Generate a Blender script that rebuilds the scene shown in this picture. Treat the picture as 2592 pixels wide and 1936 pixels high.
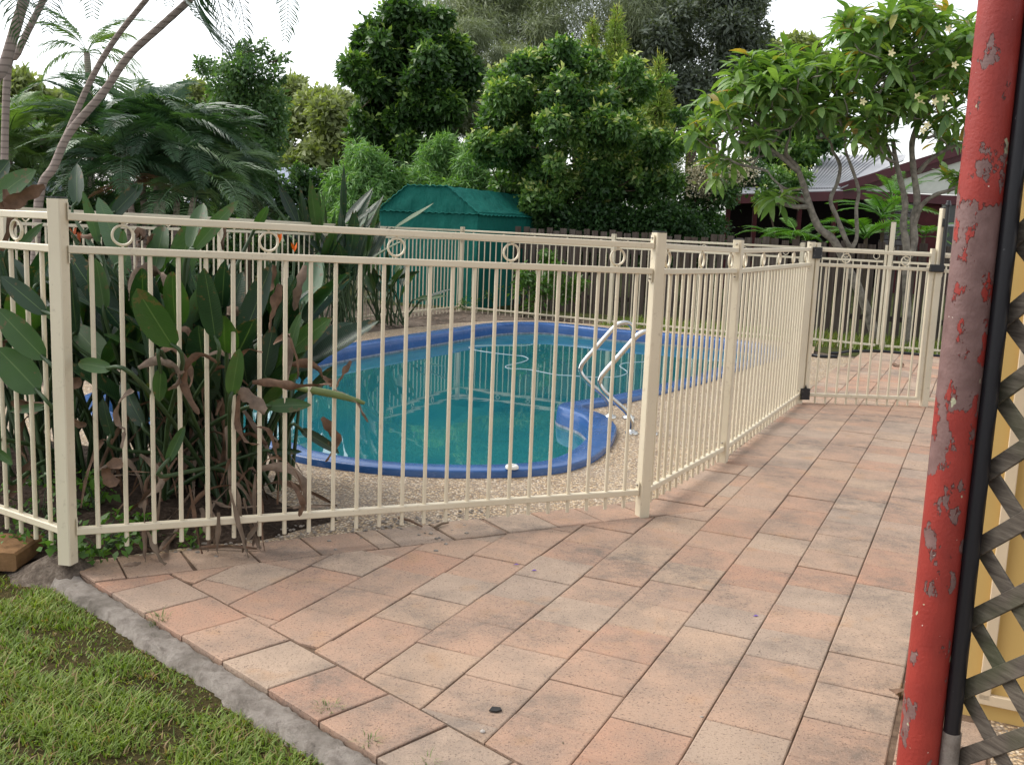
import bpy, math, random
import numpy as np
from mathutils import Vector, Matrix
from mathutils.geometry import delaunay_2d_cdt

for o in list(bpy.data.objects): bpy.data.objects.remove(o)
scene = bpy.context.scene
col = scene.collection
random.seed(7); rng = np.random.default_rng(7)
R = math.radians
PI = math.pi

# ------------------------------------------------------------------ camera
PITCH, ROLL, CH, FPX = R(9.1032), R(2.3093), 1.2994, 2578.16
cp, sp, cr, sr = math.cos(PITCH), math.sin(PITCH), math.cos(ROLL), math.sin(ROLL)
cam_right = Vector((cr, sr*sp, sr*cp)); cam_up = Vector((-sr, cr*sp, cr*cp)); cam_fwd = Vector((0, cp, -sp))
cam = bpy.data.cameras.new('camera'); cam.sensor_width = 36; cam.lens = FPX/2592*36
cam.clip_start = 0.05; cam.clip_end = 2000
camo = bpy.data.objects.new('camera', cam); col.objects.link(camo)
m = Matrix.Identity(4)
for i in range(3):
    m[i][0] = cam_right[i]; m[i][1] = cam_up[i]; m[i][2] = -cam_fwd[i]
m[2][3] = CH
camo.matrix_world = m
scene.camera = camo

# ------------------------------------------------------------------ world, sun, exposure
SUN_EL, SUN_AZ = R(50), R(-72)          # azimuth measured from +Y towards +X: left, a little beyond the fence
world = bpy.data.worlds.new('World'); scene.world = world; world.use_nodes = True
nt = world.node_tree; nt.nodes.clear()
sky = nt.nodes.new('ShaderNodeTexSky'); sky.sky_type = 'NISHITA'; sky.sun_disc = False
sky.sun_elevation = SUN_EL; sky.sun_rotation = SUN_AZ
sky.air_density = 1.0; sky.dust_density = 1.6; sky.ozone_density = 0.6
hs = nt.nodes.new('ShaderNodeHueSaturation'); hs.inputs['Saturation'].default_value = 0.22
bg = nt.nodes.new('ShaderNodeBackground'); bg.inputs['Strength'].default_value = 0.15
wo = nt.nodes.new('ShaderNodeOutputWorld')
nt.links.new(sky.outputs[0], hs.inputs['Color']); nt.links.new(hs.outputs[0], bg.inputs['Color']); nt.links.new(bg.outputs[0], wo.inputs['Surface'])
sl = bpy.data.lights.new('sun', 'SUN'); sl.energy = 1.15; sl.angle = R(42); sl.color = (1.0, 0.95, 0.86)
so = bpy.data.objects.new('sun', sl); col.objects.link(so)
sdir = Vector((math.sin(SUN_AZ)*math.cos(SUN_EL), math.cos(SUN_AZ)*math.cos(SUN_EL), math.sin(SUN_EL)))
so.rotation_euler = sdir.to_track_quat('Z', 'Y').to_euler(); so.location = sdir*30
scene.render.engine = 'CYCLES'
scene.view_settings.view_transform = 'Standard'; scene.view_settings.look = 'None'
scene.view_settings.gamma = 1.0; scene.view_settings.exposure = 1.16

# ------------------------------------------------------------------ pixel helpers (photo pixel -> ray -> place in the world)
def ray(u, v):
    x = (u-1296)/FPX; y = -(v-968)/FPX
    x, y = cr*x-sr*y, sr*x+cr*y
    return Vector((x, cp+sp*y, -sp+cp*y))
def G(u, v, z=0.0):
    r = ray(u, v); return Vector((0, 0, CH))+r*((z-CH)/r.z)
def at(u, v, Y):
    r = ray(u, v); return Vector((0, 0, CH))+r*(Y/r.y)
TH = R(-24.7236)
N2 = Vector((math.cos(TH), math.sin(TH))); D2 = Vector((-math.sin(TH), math.cos(TH)))
def nd(n_, d_): return N2*n_+D2*d_           # paving coordinates -> xy

# ------------------------------------------------------------------ materials
def mat(name):
    m = bpy.data.materials.new(name); m.use_nodes = True
    t = m.node_tree; t.nodes.clear()
    out = t.nodes.new('ShaderNodeOutputMaterial'); b = t.nodes.new('ShaderNodeBsdfPrincipled')
    t.links.new(b.outputs[0], out.inputs['Surface'])
    return m, t, b, out
def coords(t, kind='Object', scale=(1, 1, 1)):
    tc = t.nodes.new('ShaderNodeTexCoord'); mp = t.nodes.new('ShaderNodeMapping'); mp.inputs['Scale'].default_value = scale
    t.links.new(tc.outputs[kind], mp.inputs['Vector']); return mp.outputs[0]
def worldpos(t, scale=(1, 1, 1)):
    g = t.nodes.new('ShaderNodeNewGeometry'); mp = t.nodes.new('ShaderNodeMapping'); mp.inputs['Scale'].default_value = scale
    t.links.new(g.outputs['Position'], mp.inputs['Vector']); return mp.outputs[0]
def noise(t, vec, scale, detail=4, rough=0.55):
    n = t.nodes.new('ShaderNodeTexNoise'); n.inputs['Scale'].default_value = scale; n.inputs['Detail'].default_value = detail; n.inputs['Roughness'].default_value = rough
    t.links.new(vec, n.inputs['Vector']); return n.outputs['Fac']
def ramp(t, fac, stops, interp='LINEAR'):
    r = t.nodes.new('ShaderNodeValToRGB'); r.color_ramp.interpolation = interp
    el = r.color_ramp.elements
    while len(el) < len(stops): el.new(0.5)
    for e, (p, c) in zip(el, stops):
        e.position = p; e.color = (c[0], c[1], c[2], 1) if not isinstance(c, (int, float)) else (c, c, c, 1)
    t.links.new(fac, r.inputs[0]); return r.outputs[0]
def mix(t, fac, a, b, blend='MIX'):
    n = t.nodes.new('ShaderNodeMix'); n.data_type = 'RGBA'; n.blend_type = blend
    for i, v in ((0, fac), (6, a), (7, b)):
        if isinstance(v, (int, float)): n.inputs[i].default_value = v
        elif isinstance(v, tuple): n.inputs[i].default_value = (*v, 1)
        else: t.links.new(v, n.inputs[i])
    return n.outputs[2]
def maths(t, op, a, b=0.0):
    n = t.nodes.new('ShaderNodeMath'); n.operation = op
    for i, v in ((0, a), (1, b)):
        if isinstance(v, (int, float)): n.inputs[i].default_value = v
        else: t.links.new(v, n.inputs[i])
    return n.outputs[0]
def bump(t, b, h, strength=0.4, dist=0.01):
    n = t.nodes.new('ShaderNodeBump'); n.inputs['Strength'].default_value = strength; n.inputs['Distance'].default_value = dist
    t.links.new(h, n.inputs['Height']); t.links.new(n.outputs[0], b.inputs['Normal'])
def setc(t, b, c, rough=0.6, spec=0.4):
    if isinstance(c, tuple): b.inputs['Base Color'].default_value = (*c, 1)
    else: t.links.new(c, b.inputs['Base Color'])
    if isinstance(rough, (int, float)): b.inputs['Roughness'].default_value = rough
    else: t.links.new(rough, b.inputs['Roughness'])
    b.inputs['Specular IOR Level'].default_value = spec
M = {}
def simple(name, c, rough=0.6, spec=0.4, var=0.25, scale=6.0, metallic=0.0, bumps=0.0):
    m, t, b, o = mat(name)
    w = worldpos(t)
    c2 = tuple(x*(1-var) for x in c)
    setc(t, b, mix(t, ramp(t, noise(t, w, scale), [(0.3, 0.0), (0.7, 1.0)]), c, c2), rough, spec)
    b.inputs['Metallic'].default_value = metallic
    if bumps: bump(t, b, noise(t, w, scale*8), bumps, 0.004)
    M[name] = m; return m

# powder-coated cream aluminium: slight chalking and grime
m, t, b, o = mat('cream'); w = worldpos(t)
c = mix(t, ramp(t, noise(t, w, 3.0, 5), [(0.35, 0.0), (0.75, 1.0)]), (0.66, 0.585, 0.44), (0.58, 0.505, 0.37))
c = mix(t, ramp(t, noise(t, w, 38.0, 3), [(0.62, 0.0), (0.76, 0.45)]), c, (0.36, 0.29, 0.2))
c = mix(t, ramp(t, noise(t, w, 120.0, 2), [(0.74, 0.0), (0.76, 0.8)]), c, (0.20, 0.16, 0.12))
setc(t, b, c, 0.42, 0.45); M['cream'] = m
simple('cap', (0.05, 0.05, 0.05), 0.5); simple('blackplastic', (0.012, 0.012, 0.013), 0.38, 0.5)
simple('bolt', (0.30, 0.27, 0.24), 0.4, 0.5, metallic=0.8)
simple('steel', (0.62, 0.62, 0.60), 0.16, 0.5, var=0.1, metallic=1.0)
simple('white', (0.78, 0.77, 0.72), 0.4)
# pavers
m, t, b, o = mat('paver')
oi = t.nodes.new('ShaderNodeObjectInfo'); w = worldpos(t)
base = ramp(t, oi.outputs['Random'], [(0.0, (0.40, 0.195, 0.115)), (0.12, (0.41, 0.235, 0.15)), (0.28, (0.40, 0.265, 0.18)), (0.42, (0.38, 0.225, 0.145)), (0.56, (0.42, 0.305, 0.215)), (0.70, (0.34, 0.255, 0.19)), (0.82, (0.42, 0.245, 0.155)), (0.92, (0.41, 0.29, 0.195)), (1.0, (0.40, 0.185, 0.105))])
base = mix(t, 0.16, base, (0.62, 0.47, 0.38))
base = mix(t, ramp(t, noise(t, w, 6.0, 5, 0.65), [(0.38, 0.0), (0.74, 0.6)]), base, (0.29, 0.225, 0.175))
warm = ramp(t, noise(t, worldpos(t, (1.3, 1.3, 1)), 5.0, 2), [(0.60, 0.0), (0.74, 0.5)])
base = mix(t, warm, base, (0.42, 0.245, 0.13))
mould = maths(t, 'MULTIPLY', ramp(t, noise(t, w, 1.5, 5, 0.6), [(0.42, 0.0), (0.62, 1.0)]), ramp(t, noise(t, w, 9.0, 10, 0.8), [(0.38, 0.0), (0.62, 0.9)]))
base = mix(t, mould, base, (0.15, 0.125, 0.105))
rust = ramp(t, noise(t, worldpos(t, (1, 1, 1)), 2.3, 1), [(0.735, 0.0), (0.79, 0.6)])
base = mix(t, rust, base, (0.36, 0.16, 0.05))
sk = noise(t, w, 125.0, 6, 0.75)
base = mix(t, ramp(t, sk, [(0.545, 0.0), (0.62, 0.85)]), base, (0.13, 0.085, 0.065))
base = mix(t, ramp(t, noise(t, w, 330.0, 2), [(0.58, 0.0), (0.7, 0.35)]), base, (0.56, 0.46, 0.38))
chalk = ramp(t, noise(t, worldpos(t, (1, 2.4, 1)), 6.5, 5, 0.7), [(0.725, 0.0), (0.75, 0.55)])
base = mix(t, chalk, base, (0.55, 0.53, 0.55))
setc(t, b, base, 0.8, 0.25); bump(t, b, noise(t, w, 150.0, 6, 0.75), 0.9, 0.005); M['paver'] = m
# joint sand
m, t, b, o = mat('joint'); w = worldpos(t)
setc(t, b, ramp(t, noise(t, w, 30.0), [(0.3, (0.085, 0.055, 0.038)), (0.7, (0.19, 0.13, 0.09))]), 0.95, 0.1); bump(t, b, noise(t, w, 180), 0.8, 0.006); M['joint'] = m
# exposed aggregate
m, t, b, o = mat('aggregate'); w = worldpos(t)
vo = t.nodes.new('ShaderNodeTexVoronoi'); vo.inputs['Scale'].default_value = 92; t.links.new(w, vo.inputs['Vector'])
sep = t.nodes.new('ShaderNodeSeparateColor'); t.links.new(vo.outputs['Color'], sep.inputs[0])
c = ramp(t, sep.outputs[0], [(0.0, (0.26, 0.17, 0.095)), (0.2, (0.50, 0.36, 0.21)), (0.45, (0.60, 0.46, 0.30)), (0.62, (0.36, 0.29, 0.22)), (0.78, (0.66, 0.56, 0.43)), (0.92, (0.23, 0.19, 0.15)), (1.0, (0.74, 0.70, 0.62))], 'CONSTANT')
c = mix(t, ramp(t, vo.outputs['Distance'], [(0.42, 0.0), (0.62, 0.85)]), c, (0.17, 0.125, 0.085))
c = mix(t, ramp(t, noise(t, w, 2.2, 5), [(0.45, 0.0), (0.7, 0.45)]), c, (0.30, 0.25, 0.20))
setc(t, b, c, 0.75, 0.35); bump(t, b, maths(t, 'SUBTRACT', 1.0, vo.outputs['Distance']), 0.7, 0.006); M['aggregate'] = m
# soil / leaf litter
def soil(name, a, bcol, cc, sc=1.0):
    m, t, b, o = mat(name); w = worldpos(t)
    c = ramp(t, noise(t, w, 42.0*sc, 5, 0.7), [(0.3, a), (0.52, bcol), (0.72, cc)])
    c = mix(t, ramp(t, noise(t, w, 1.4, 4), [(0.4, 0.0), (0.65, 0.6)]), c, tuple(x*0.55 for x in a))
    setc(t, b, c, 0.95, 0.1); bump(t, b, noise(t, w, 70.0*sc, 5, 0.7), 1.0, 0.02); M[name] = m
soil('litter', (0.09, 0.07, 0.055), (0.21, 0.165, 0.13), (0.36, 0.30, 0.24))
soil('mulch', (0.025, 0.017, 0.012), (0.075, 0.052, 0.038), (0.17, 0.125, 0.095))
soil('lawnsoil', (0.045, 0.038, 0.015), (0.085, 0.068, 0.025), (0.15, 0.105, 0.05))
soil('farground', (0.035, 0.045, 0.014), (0.07, 0.08, 0.025), (0.13, 0.11, 0.05), 0.5)
# kerb concrete
m, t, b, o = mat('kerb'); w = worldpos(t)
c = ramp(t, noise(t, w, 24.0, 6, 0.65), [(0.3, (0.27, 0.23, 0.195)), (0.5, (0.42, 0.365, 0.315)), (0.72, (0.54, 0.475, 0.415))])
c = mix(t, ramp(t, noise(t, w, 4.0, 4), [(0.5, 0.0), (0.68, 0.6)]), c, (0.10, 0.085, 0.06))
setc(t, b, c, 0.92, 0.2); bump(t, b, noise(t, w, 75, 8, 0.8), 1.0, 0.025); M['kerb'] = m
# pool gel coat
m, t, b, o = mat('gelcoat'); w = worldpos(t)
c = mix(t, ramp(t, noise(t, w, 3.0, 5), [(0.35, 0.0), (0.7, 1.0)]), (0.026, 0.098, 0.285), (0.018, 0.068, 0.21))
c = mix(t, ramp(t, noise(t, worldpos(t, (1, 1, 3)), 22.0, 4), [(0.56, 0.0), (0.72, 0.5)]), c, (0.11, 0.17, 0.38))
setc(t, b, c, 0.27, 0.5); M['gelcoat'] = m
m, t, b, o = mat('poolwall'); w = worldpos(t)
geo = t.nodes.new('ShaderNodeSeparateXYZ'); t.links.new(w, geo.inputs[0])
c = ramp(t, noise(t, w, 2.0, 5), [(0.3, (0.10, 0.32, 0.38)), (0.55, (0.16, 0.44, 0.46)), (0.75, (0.20, 0.45, 0.33))])
c = mix(t, ramp(t, noise(t, worldpos(t, (1, 2.2, 1)), 1.5, 6, 0.7), [(0.55, 0.0), (0.68, 0.85)]), c, (0.17, 0.21, 0.04))
setc(t, b, c, 0.6, 0.3); M['poolwall'] = m
# water: green and cloudy, with a mirror-flat skin
m = bpy.data.materials.new('water'); m.use_nodes = True; t = m.node_tree; t.nodes.clear()
out = t.nodes.new('ShaderNodeOutputMaterial'); tr = t.nodes.new('ShaderNodeBsdfTransparent'); tr.inputs[0].default_value = (0.20, 0.62, 0.60, 1)
df = t.nodes.new('ShaderNodeBsdfDiffuse'); w = worldpos(t)
t.links.new(ramp(t, noise(t, w, 1.1, 4), [(0.35, (0.018, 0.175, 0.225)), (0.65, (0.038, 0.24, 0.245))]), df.inputs[0])
gl = t.nodes.new('ShaderNodeBsdfGlossy'); gl.inputs['Roughness'].default_value = 0.02; gl.inputs['Color'].default_value = (0.92, 0.97, 0.98, 1)
bn = t.nodes.new('ShaderNodeBump'); bn.inputs['Strength'].default_value = 0.05; bn.inputs['Distance'].default_value = 0.02
t.links.new(noise(t, w, 2.2, 2), bn.inputs['Height']); t.links.new(bn.outputs[0], gl.inputs['Normal'])
fr = t.nodes.new('ShaderNodeFresnel'); fr.inputs['IOR'].default_value = 1.36
mx = t.nodes.new('ShaderNodeMixShader'); mx.inputs[0].default_value = 0.6; t.links.new(tr.outputs[0], mx.inputs[1]); t.links.new(df.outputs[0], mx.inputs[2])
mx2 = t.nodes.new('ShaderNodeMixShader'); t.links.new(fr.outputs[0], mx2.inputs[0]); t.links.new(mx.outputs[0], mx2.inputs[1]); t.links.new(gl.outputs[0], mx2.inputs[2])
t.links.new(mx2.outputs[0], out.inputs['Surface']); M['water'] = m
# peeling red post
m, t, b, o = mat('redpaint'); oc = coords(t, 'Object')
sx = t.nodes.new('ShaderNodeSeparateXYZ'); t.links.new(oc, sx.inputs[0])
band = ramp(t, maths(t, 'DIVIDE', sx.outputs[2], 2.4), [(0.0, 0.12), (0.17, 0.06), (0.30, 0.07), (0.36, 0.19), (0.42, 0.24), (0.58, 0.23), (0.66, 0.03), (1.0, -0.03)])
pn = noise(t, coords(t, 'Object', (1, 1, 0.55)), 17.0, 9, 0.62)
sm = maths(t, 'ADD', pn, band)
peel = ramp(t, sm, [(0.655, 0.0), (0.665, 1.0)])
red = mix(t, ramp(t, noise(t, oc, 9.0), [(0.3, 0.0), (0.7, 1.0)]), (0.31, 0.036, 0.025), (0.225, 0.025, 0.019))
prim = mix(t, ramp(t, noise(t, oc, 30.0), [(0.3, 0.0), (0.7, 1.0)]), (0.20, 0.118, 0.108), (0.14, 0.078, 0.070))
cc = mix(t, peel, red, prim)
lic = ramp(t, noise(t, coords(t, 'Object', (1, 1, 0.8)), 21.0, 3), [(0.69, 0.0), (0.70, 1.0)])
cc = mix(t, lic, cc, (0.37, 0.36, 0.24))
cc = mix(t, ramp(t, noise(t, oc, 75.0, 2), [(0.75, 0.0), (0.77, 1.0)]), cc, (0.62, 0.56, 0.47))
setc(t, b, cc, 0.5, 0.35); bump(t, b, maths(t, 'ADD', maths(t, 'MULTIPLY', peel, -1.0), maths(t, 'MULTIPLY', noise(t, oc, 130), 0.25)), 1.0, 0.005); M['redpaint'] = m
m, t, b, o = mat('blackpipe'); oc = coords(t, 'Object')
c = mix(t, ramp(t, noise(t, oc, 60.0, 3), [(0.72, 0.0), (0.78, 0.5)]), (0.010, 0.010, 0.013), (0.16, 0.16, 0.17))
setc(t, b, c, 0.42, 0.35); M['blackpipe'] = m
m, t, b, o = mat('lattice'); oc = coords(t, 'Object', (3, 3, 30))
c = ramp(t, noise(t, oc, 3.0, 5, 0.65), [(0.3, (0.045, 0.036, 0.03)), (0.55, (0.105, 0.088, 0.07)), (0.75, (0.165, 0.142, 0.115))])
c = mix(t, ramp(t, noise(t, worldpos(t), 4.0, 4), [(0.5, 0.0), (0.66, 0.6)]), c, (0.055, 0.065, 0.03))
setc(t, b, c, 0.85, 0.2); bump(t, b, noise(t, oc, 5.0, 5), 0.5, 0.004); M['lattice'] = m
simple('yellowwall', (0.60, 0.40, 0.135), 0.65, 0.3, var=0.12, scale=2.0); simple('creamtrim', (0.70, 0.56, 0.38), 0.5, 0.4, var=0.12)
simple('block', (0.24, 0.135, 0.065), 0.9, 0.1, var=0.5, scale=14.0, bumps=0.8)
m, t, b, o = mat('paling'); oc = worldpos(t, (9, 9, 0.8)); oi = t.nodes.new('ShaderNodeObjectInfo')
c = ramp(t, noise(t, oc, 4.0, 5, 0.6), [(0.3, (0.045, 0.036, 0.030)), (0.6, (0.12, 0.10, 0.088)), (0.8, (0.20, 0.175, 0.155))])
c = mix(t, maths(t, 'MULTIPLY', oi.outputs['Random'], 0.6), c, (0.06, 0.042, 0.034)); setc(t, b, c, 0.9, 0.15); M['paling'] = m
m, t, b, o = mat('shadecloth'); w = worldpos(t)
c = mix(t, ramp(t, noise(t, w, 2.5, 5), [(0.3, 0.0), (0.7, 1.0)]), (0.008, 0.135, 0.108), (0.005, 0.10, 0.082))
wv = t.nodes.new('ShaderNodeTexWave'); wv.inputs['Scale'].default_value = 9.0; wv.inputs['Distortion'].default_value = 2.0; wv.bands_direction = 'Z'; t.links.new(w, wv.inputs[0])
c = mix(t, ramp(t, wv.outputs['Fac'], [(0.75, 0.0), (1.0, 0.25)]), c, (0.002, 0.10, 0.09))
setc(t, b, c, 0.8, 0.2); bump(t, b, noise(t, worldpos(t, (1, 1, 0.5)), 7.0, 3), 0.7, 0.05); M['shadecloth'] = m
simple('maroon', (0.085, 0.014, 0.020), 0.5, 0.4, var=0.35, scale=3.0); simple('maroonwall', (0.075, 0.016, 0.018), 0.7, 0.2, var=0.3)
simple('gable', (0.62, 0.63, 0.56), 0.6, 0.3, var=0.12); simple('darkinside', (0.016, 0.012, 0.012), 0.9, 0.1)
simple('roofmetal', (0.36, 0.36, 0.37), 0.45, 0.4, var=0.2, scale=1.5); simple('roofblue', (0.26, 0.30, 0.40), 0.5, 0.4, var=0.3, scale=2.0)
simple('brickgrey', (0.13, 0.12, 0.12), 0.85, 0.2, var=0.4, scale=9); simple('winglass', (0.05, 0.06, 0.06), 0.1, 0.5); simple('winframe', (0.55, 0.56, 0.55), 0.5)
simple('hose', (0.008, 0.009, 0.012), 0.45, 0.4); simple('rope', (0.42, 0.50, 0.54), 0.5)
simple('stone', (0.33, 0.29, 0.25), 0.9, 0.2, var=0.5, scale=60); simple('petal', (0.20, 0.11, 0.42), 0.6); simple('charcoal', (0.02, 0.018, 0.017), 0.7)
simple('tuftgreen', (0.20, 0.25, 0.09), 0.7, 0.2, var=0.4, scale=60); simple('acorn', (0.42, 0.38, 0.34), 0.6); simple('twig', (0.22, 0.165, 0.12), 0.9, 0.1, var=0.4, scale=12)
simple('deadleaf', (0.185, 0.11, 0.07), 0.75, 0.25, var=0.55, scale=26); simple('deadgrey', (0.235, 0.17, 0.125), 0.75, 0.25, var=0.5, scale=26)
simple('orange', (0.85, 0.16, 0.01), 0.5); simple('spathe', (0.13, 0.17, 0.05), 0.5, var=0.4); simple('driedorange', (0.45, 0.10, 0.03), 0.7)
simple('flower', (0.85, 0.76, 0.42), 0.5, var=0.1); simple('creamflower', (0.72, 0.66, 0.46), 0.6)

def leafmat(name, stops, trans=0.28, rough=0.42, tcol=None, obj_random=False, spec=0.4):
    m = bpy.data.materials.new(name); m.use_nodes = True; t = m.node_tree; t.nodes.clear()
    out = t.nodes.new('ShaderNodeOutputMaterial'); b = t.nodes.new('ShaderNodeBsdfPrincipled')
    if obj_random: fac = t.nodes.new('ShaderNodeObjectInfo').outputs['Random']
    else:
        a = t.nodes.new('ShaderNodeAttribute'); a.attribute_name = 'v'; fac = a.outputs['Fac']
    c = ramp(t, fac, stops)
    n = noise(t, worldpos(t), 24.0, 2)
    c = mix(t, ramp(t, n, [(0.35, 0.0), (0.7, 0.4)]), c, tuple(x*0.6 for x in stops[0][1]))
    t.links.new(c, b.inputs['Base Color']); b.inputs['Roughness'].default_value = rough; b.inputs['Specular IOR Level'].default_value = spec
    tl = t.nodes.new('ShaderNodeBsdfTranslucent')
    t.links.new(mix(t, 1.0, c, tcol or (1.5, 1.7, 0.5), 'MULTIPLY'), tl.inputs[0])
    mx = t.nodes.new('ShaderNodeMixShader'); mx.inputs[0].default_value = trans
    t.links.new(b.outputs[0], mx.inputs[1]); t.links.new(tl.outputs[0], mx.inputs[2]); t.links.new(mx.outputs[0], out.inputs['Surface'])
    M[name] = m
leafmat('lf_dark', [(0.0, (0.031, 0.072, 0.022)), (0.45, (0.062, 0.134, 0.034)), (0.78, (0.120, 0.228, 0.048)), (1.0, (0.312, 0.444, 0.108))])
leafmat('lf_lilly', [(0.0, (0.043, 0.102, 0.032)), (0.4, (0.096, 0.198, 0.054)), (0.75, (0.204, 0.336, 0.084)), (1.0, (0.504, 0.540, 0.204))])
leafmat('lf_bamboo', [(0.0, (0.10, 0.21, 0.07)), (0.5, (0.19, 0.35, 0.115)), (1.0, (0.34, 0.48, 0.17))], trans=0.3)
leafmat('lf_casuarina', [(0.0, (0.165, 0.195, 0.115)), (0.6, (0.24, 0.275, 0.165)), (1.0, (0.33, 0.36, 0.22))], trans=0.2, rough=0.6)
leafmat('lf_grey', [(0.0, (0.085, 0.105, 0.08)), (0.6, (0.15, 0.18, 0.13)), (1.0, (0.26, 0.29, 0.21))], trans=0.2, rough=0.5)
leafmat('lf_olive', [(0.0, (0.19, 0.23, 0.095)), (0.6, (0.27, 0.31, 0.135)), (1.0, (0.36, 0.39, 0.18))], rough=0.6)
leafmat('lf_lime', [(0.0, (0.15, 0.24, 0.05)), (0.6, (0.27, 0.35, 0.08)), (1.0, (0.48, 0.43, 0.12))], rough=0.6)
leafmat('lf_slender', [(0.0, (0.056, 0.119, 0.048)), (0.6, (0.119, 0.219, 0.081)), (1.0, (0.213, 0.325, 0.125))])
leafmat('lf_hedge', [(0.0, (0.024, 0.060, 0.022)), (0.6, (0.062, 0.138, 0.041)), (1.0, (0.156, 0.276, 0.072))])
leafmat('lf_weed', [(0.0, (0.05, 0.12, 0.02)), (1.0, (0.14, 0.28, 0.05))])
leafmat('lf_fern', [(0.0, (0.06, 0.16, 0.02)), (1.0, (0.17, 0.34, 0.05))])
leafmat('lf_palm', [(0.0, (0.030, 0.074, 0.036)), (0.7, (0.066, 0.138, 0.062)), (1.0, (0.132, 0.216, 0.084))], trans=0.2, rough=0.38, obj_random=True)
leafmat('lf_palmlight', [(0.0, (0.081, 0.155, 0.052)), (1.0, (0.172, 0.265, 0.081))], trans=0.25, obj_random=True)
leafmat('lf_palmdead', [(0.0, (0.13, 0.085, 0.04)), (1.0, (0.20, 0.12, 0.06))], trans=0.15, obj_random=True, tcol=(1.2, 0.9, 0.5))
leafmat('lf_frangi', [(0.0, (0.10, 0.19, 0.055)), (0.5, (0.165, 0.27, 0.08)), (0.95, (0.25, 0.36, 0.12)), (0.98, (0.36, 0.28, 0.08)), (1.0, (0.40, 0.24, 0.07))], trans=0.34, rough=0.38, obj_random=True)
leafmat('lf_frangi2', [(0.0, (0.10, 0.19, 0.055)), (0.5, (0.165, 0.27, 0.08)), (0.95, (0.25, 0.36, 0.12)), (0.98, (0.36, 0.28, 0.08)), (1.0, (0.40, 0.24, 0.07))], trans=0.34, rough=0.38)
leafmat('grass', [(0.0, (0.10, 0.165, 0.022)), (0.5, (0.19, 0.265, 0.04)), (0.80, (0.29, 0.34, 0.07)), (0.9, (0.25, 0.165, 0.06)), (1.0, (0.30, 0.195, 0.095))], trans=0.3, rough=0.55)
# strelitzia leaf: veined, waxy, yellowish rim
def strel(name, a, bcol):
    m = bpy.data.materials.new(name); m.use_nodes = True; t = m.node_tree; t.nodes.clear()
    out = t.nodes.new('ShaderNodeOutputMaterial'); b = t.nodes.new('ShaderNodeBsdfPrincipled')
    at_ = t.nodes.new('ShaderNodeAttribute'); at_.attribute_name = 'uvw'
    sx = t.nodes.new('ShaderNodeSeparateXYZ'); t.links.new(at_.outputs['Vector'], sx.inputs[0])
    oi = t.nodes.new('ShaderNodeObjectInfo')
    c = mix(t, oi.outputs['Random'], a, bcol)
    vein = t.nodes.new('ShaderNodeTexWave'); vein.inputs['Scale'].default_value = 14; vein.inputs['Distortion'].default_value = 1.5
    t.links.new(at_.outputs['Vector'], vein.inputs[0])
    c = mix(t, ramp(t, vein.outputs['Fac'], [(0.6, 0.0), (1.0, 0.22)]), c, tuple(x*0.6 for x in a))
    ab = maths(t, 'ABSOLUTE', sx.outputs[1])
    c = mix(t, ramp(t, ab, [(0.0, 0.75), (0.06, 0.0)]), c, (0.15, 0.22, 0.09))
    c = mix(t, ramp(t, maths(t, 'ADD', ab, maths(t, 'MULTIPLY', noise(t, worldpos(t), 14), 0.25)), [(1.0, 0.0), (1.14, 0.8)]), c, (0.26, 0.24, 0.05))
    bl = maths(t, 'ADD', noise(t, worldpos(t), 26.0, 5, 0.65), maths(t, 'MULTIPLY', maths(t, 'ADD', maths(t, 'MULTIPLY', ab, 0.5), sx.outputs[0]), 0.12))
    c = mix(t, ramp(t, bl, [(0.70, 0.0), (0.745, 0.9)]), c, (0.13, 0.085, 0.04))
    c = mix(t, ramp(t, noise(t, worldpos(t), 5.0, 4), [(0.4, 0.0), (0.7, 0.5)]), c, tuple(x*0.55 for x in a))
    t.links.new(c, b.inputs['Base Color']); b.inputs['Roughness'].default_value = 0.36; b.inputs['Specular IOR Level'].default_value = 0.45
    bn = t.nodes.new('ShaderNodeBump'); bn.inputs['Strength'].default_value = 0.25; bn.inputs['Distance'].default_value = 0.004; t.links.new(vein.outputs['Fac'], bn.inputs['Height']); t.links.new(bn.outputs[0], b.inputs['Normal'])
    tl = t.nodes.new('ShaderNodeBsdfTranslucent'); t.links.new(mix(t, 1.0, c, (1.3, 1.6, 0.45), 'MULTIPLY'), tl.inputs[0])
    mx = t.nodes.new('ShaderNodeMixShader'); mx.inputs[0].default_value = 0.18
    t.links.new(b.outputs[0], mx.inputs[1]); t.links.new(tl.outputs[0], mx.inputs[2]); t.links.new(mx.outputs[0], out.inputs['Surface']); M[name] = m
strel('st_dark', (0.014, 0.038, 0.020), (0.024, 0.058, 0.025)); strel('st_green', (0.035, 0.085, 0.022), (0.06, 0.125, 0.03)); strel('st_pale', (0.07, 0.13, 0.075), (0.10, 0.17, 0.09))
simple('stalk', (0.045, 0.085, 0.028), 0.5, 0.4, var=0.5, scale=9)
simple('bark_frangi', (0.33, 0.295, 0.245), 0.9, 0.15, var=0.6, scale=16, bumps=0.6); simple('bark', (0.115, 0.088, 0.062), 0.9, 0.1, var=0.5, scale=9, bumps=0.6)
m, t, b, o = mat('bark_palm'); oc = worldpos(t, (1, 1, 1))
wv = t.nodes.new('ShaderNodeTexWave'); wv.bands_direction = 'Z'; wv.inputs['Scale'].default_value = 5.5; wv.inputs['Distortion'].default_value = 1.2; t.links.new(oc, wv.inputs[0])
c = mix(t, ramp(t, wv.outputs['Fac'], [(0.75, 0.0), (0.95, 0.7)]), mix(t, noise(t, oc, 9.0), (0.24, 0.195, 0.17), (0.36, 0.30, 0.265)), (0.13, 0.10, 0.085))
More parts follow.
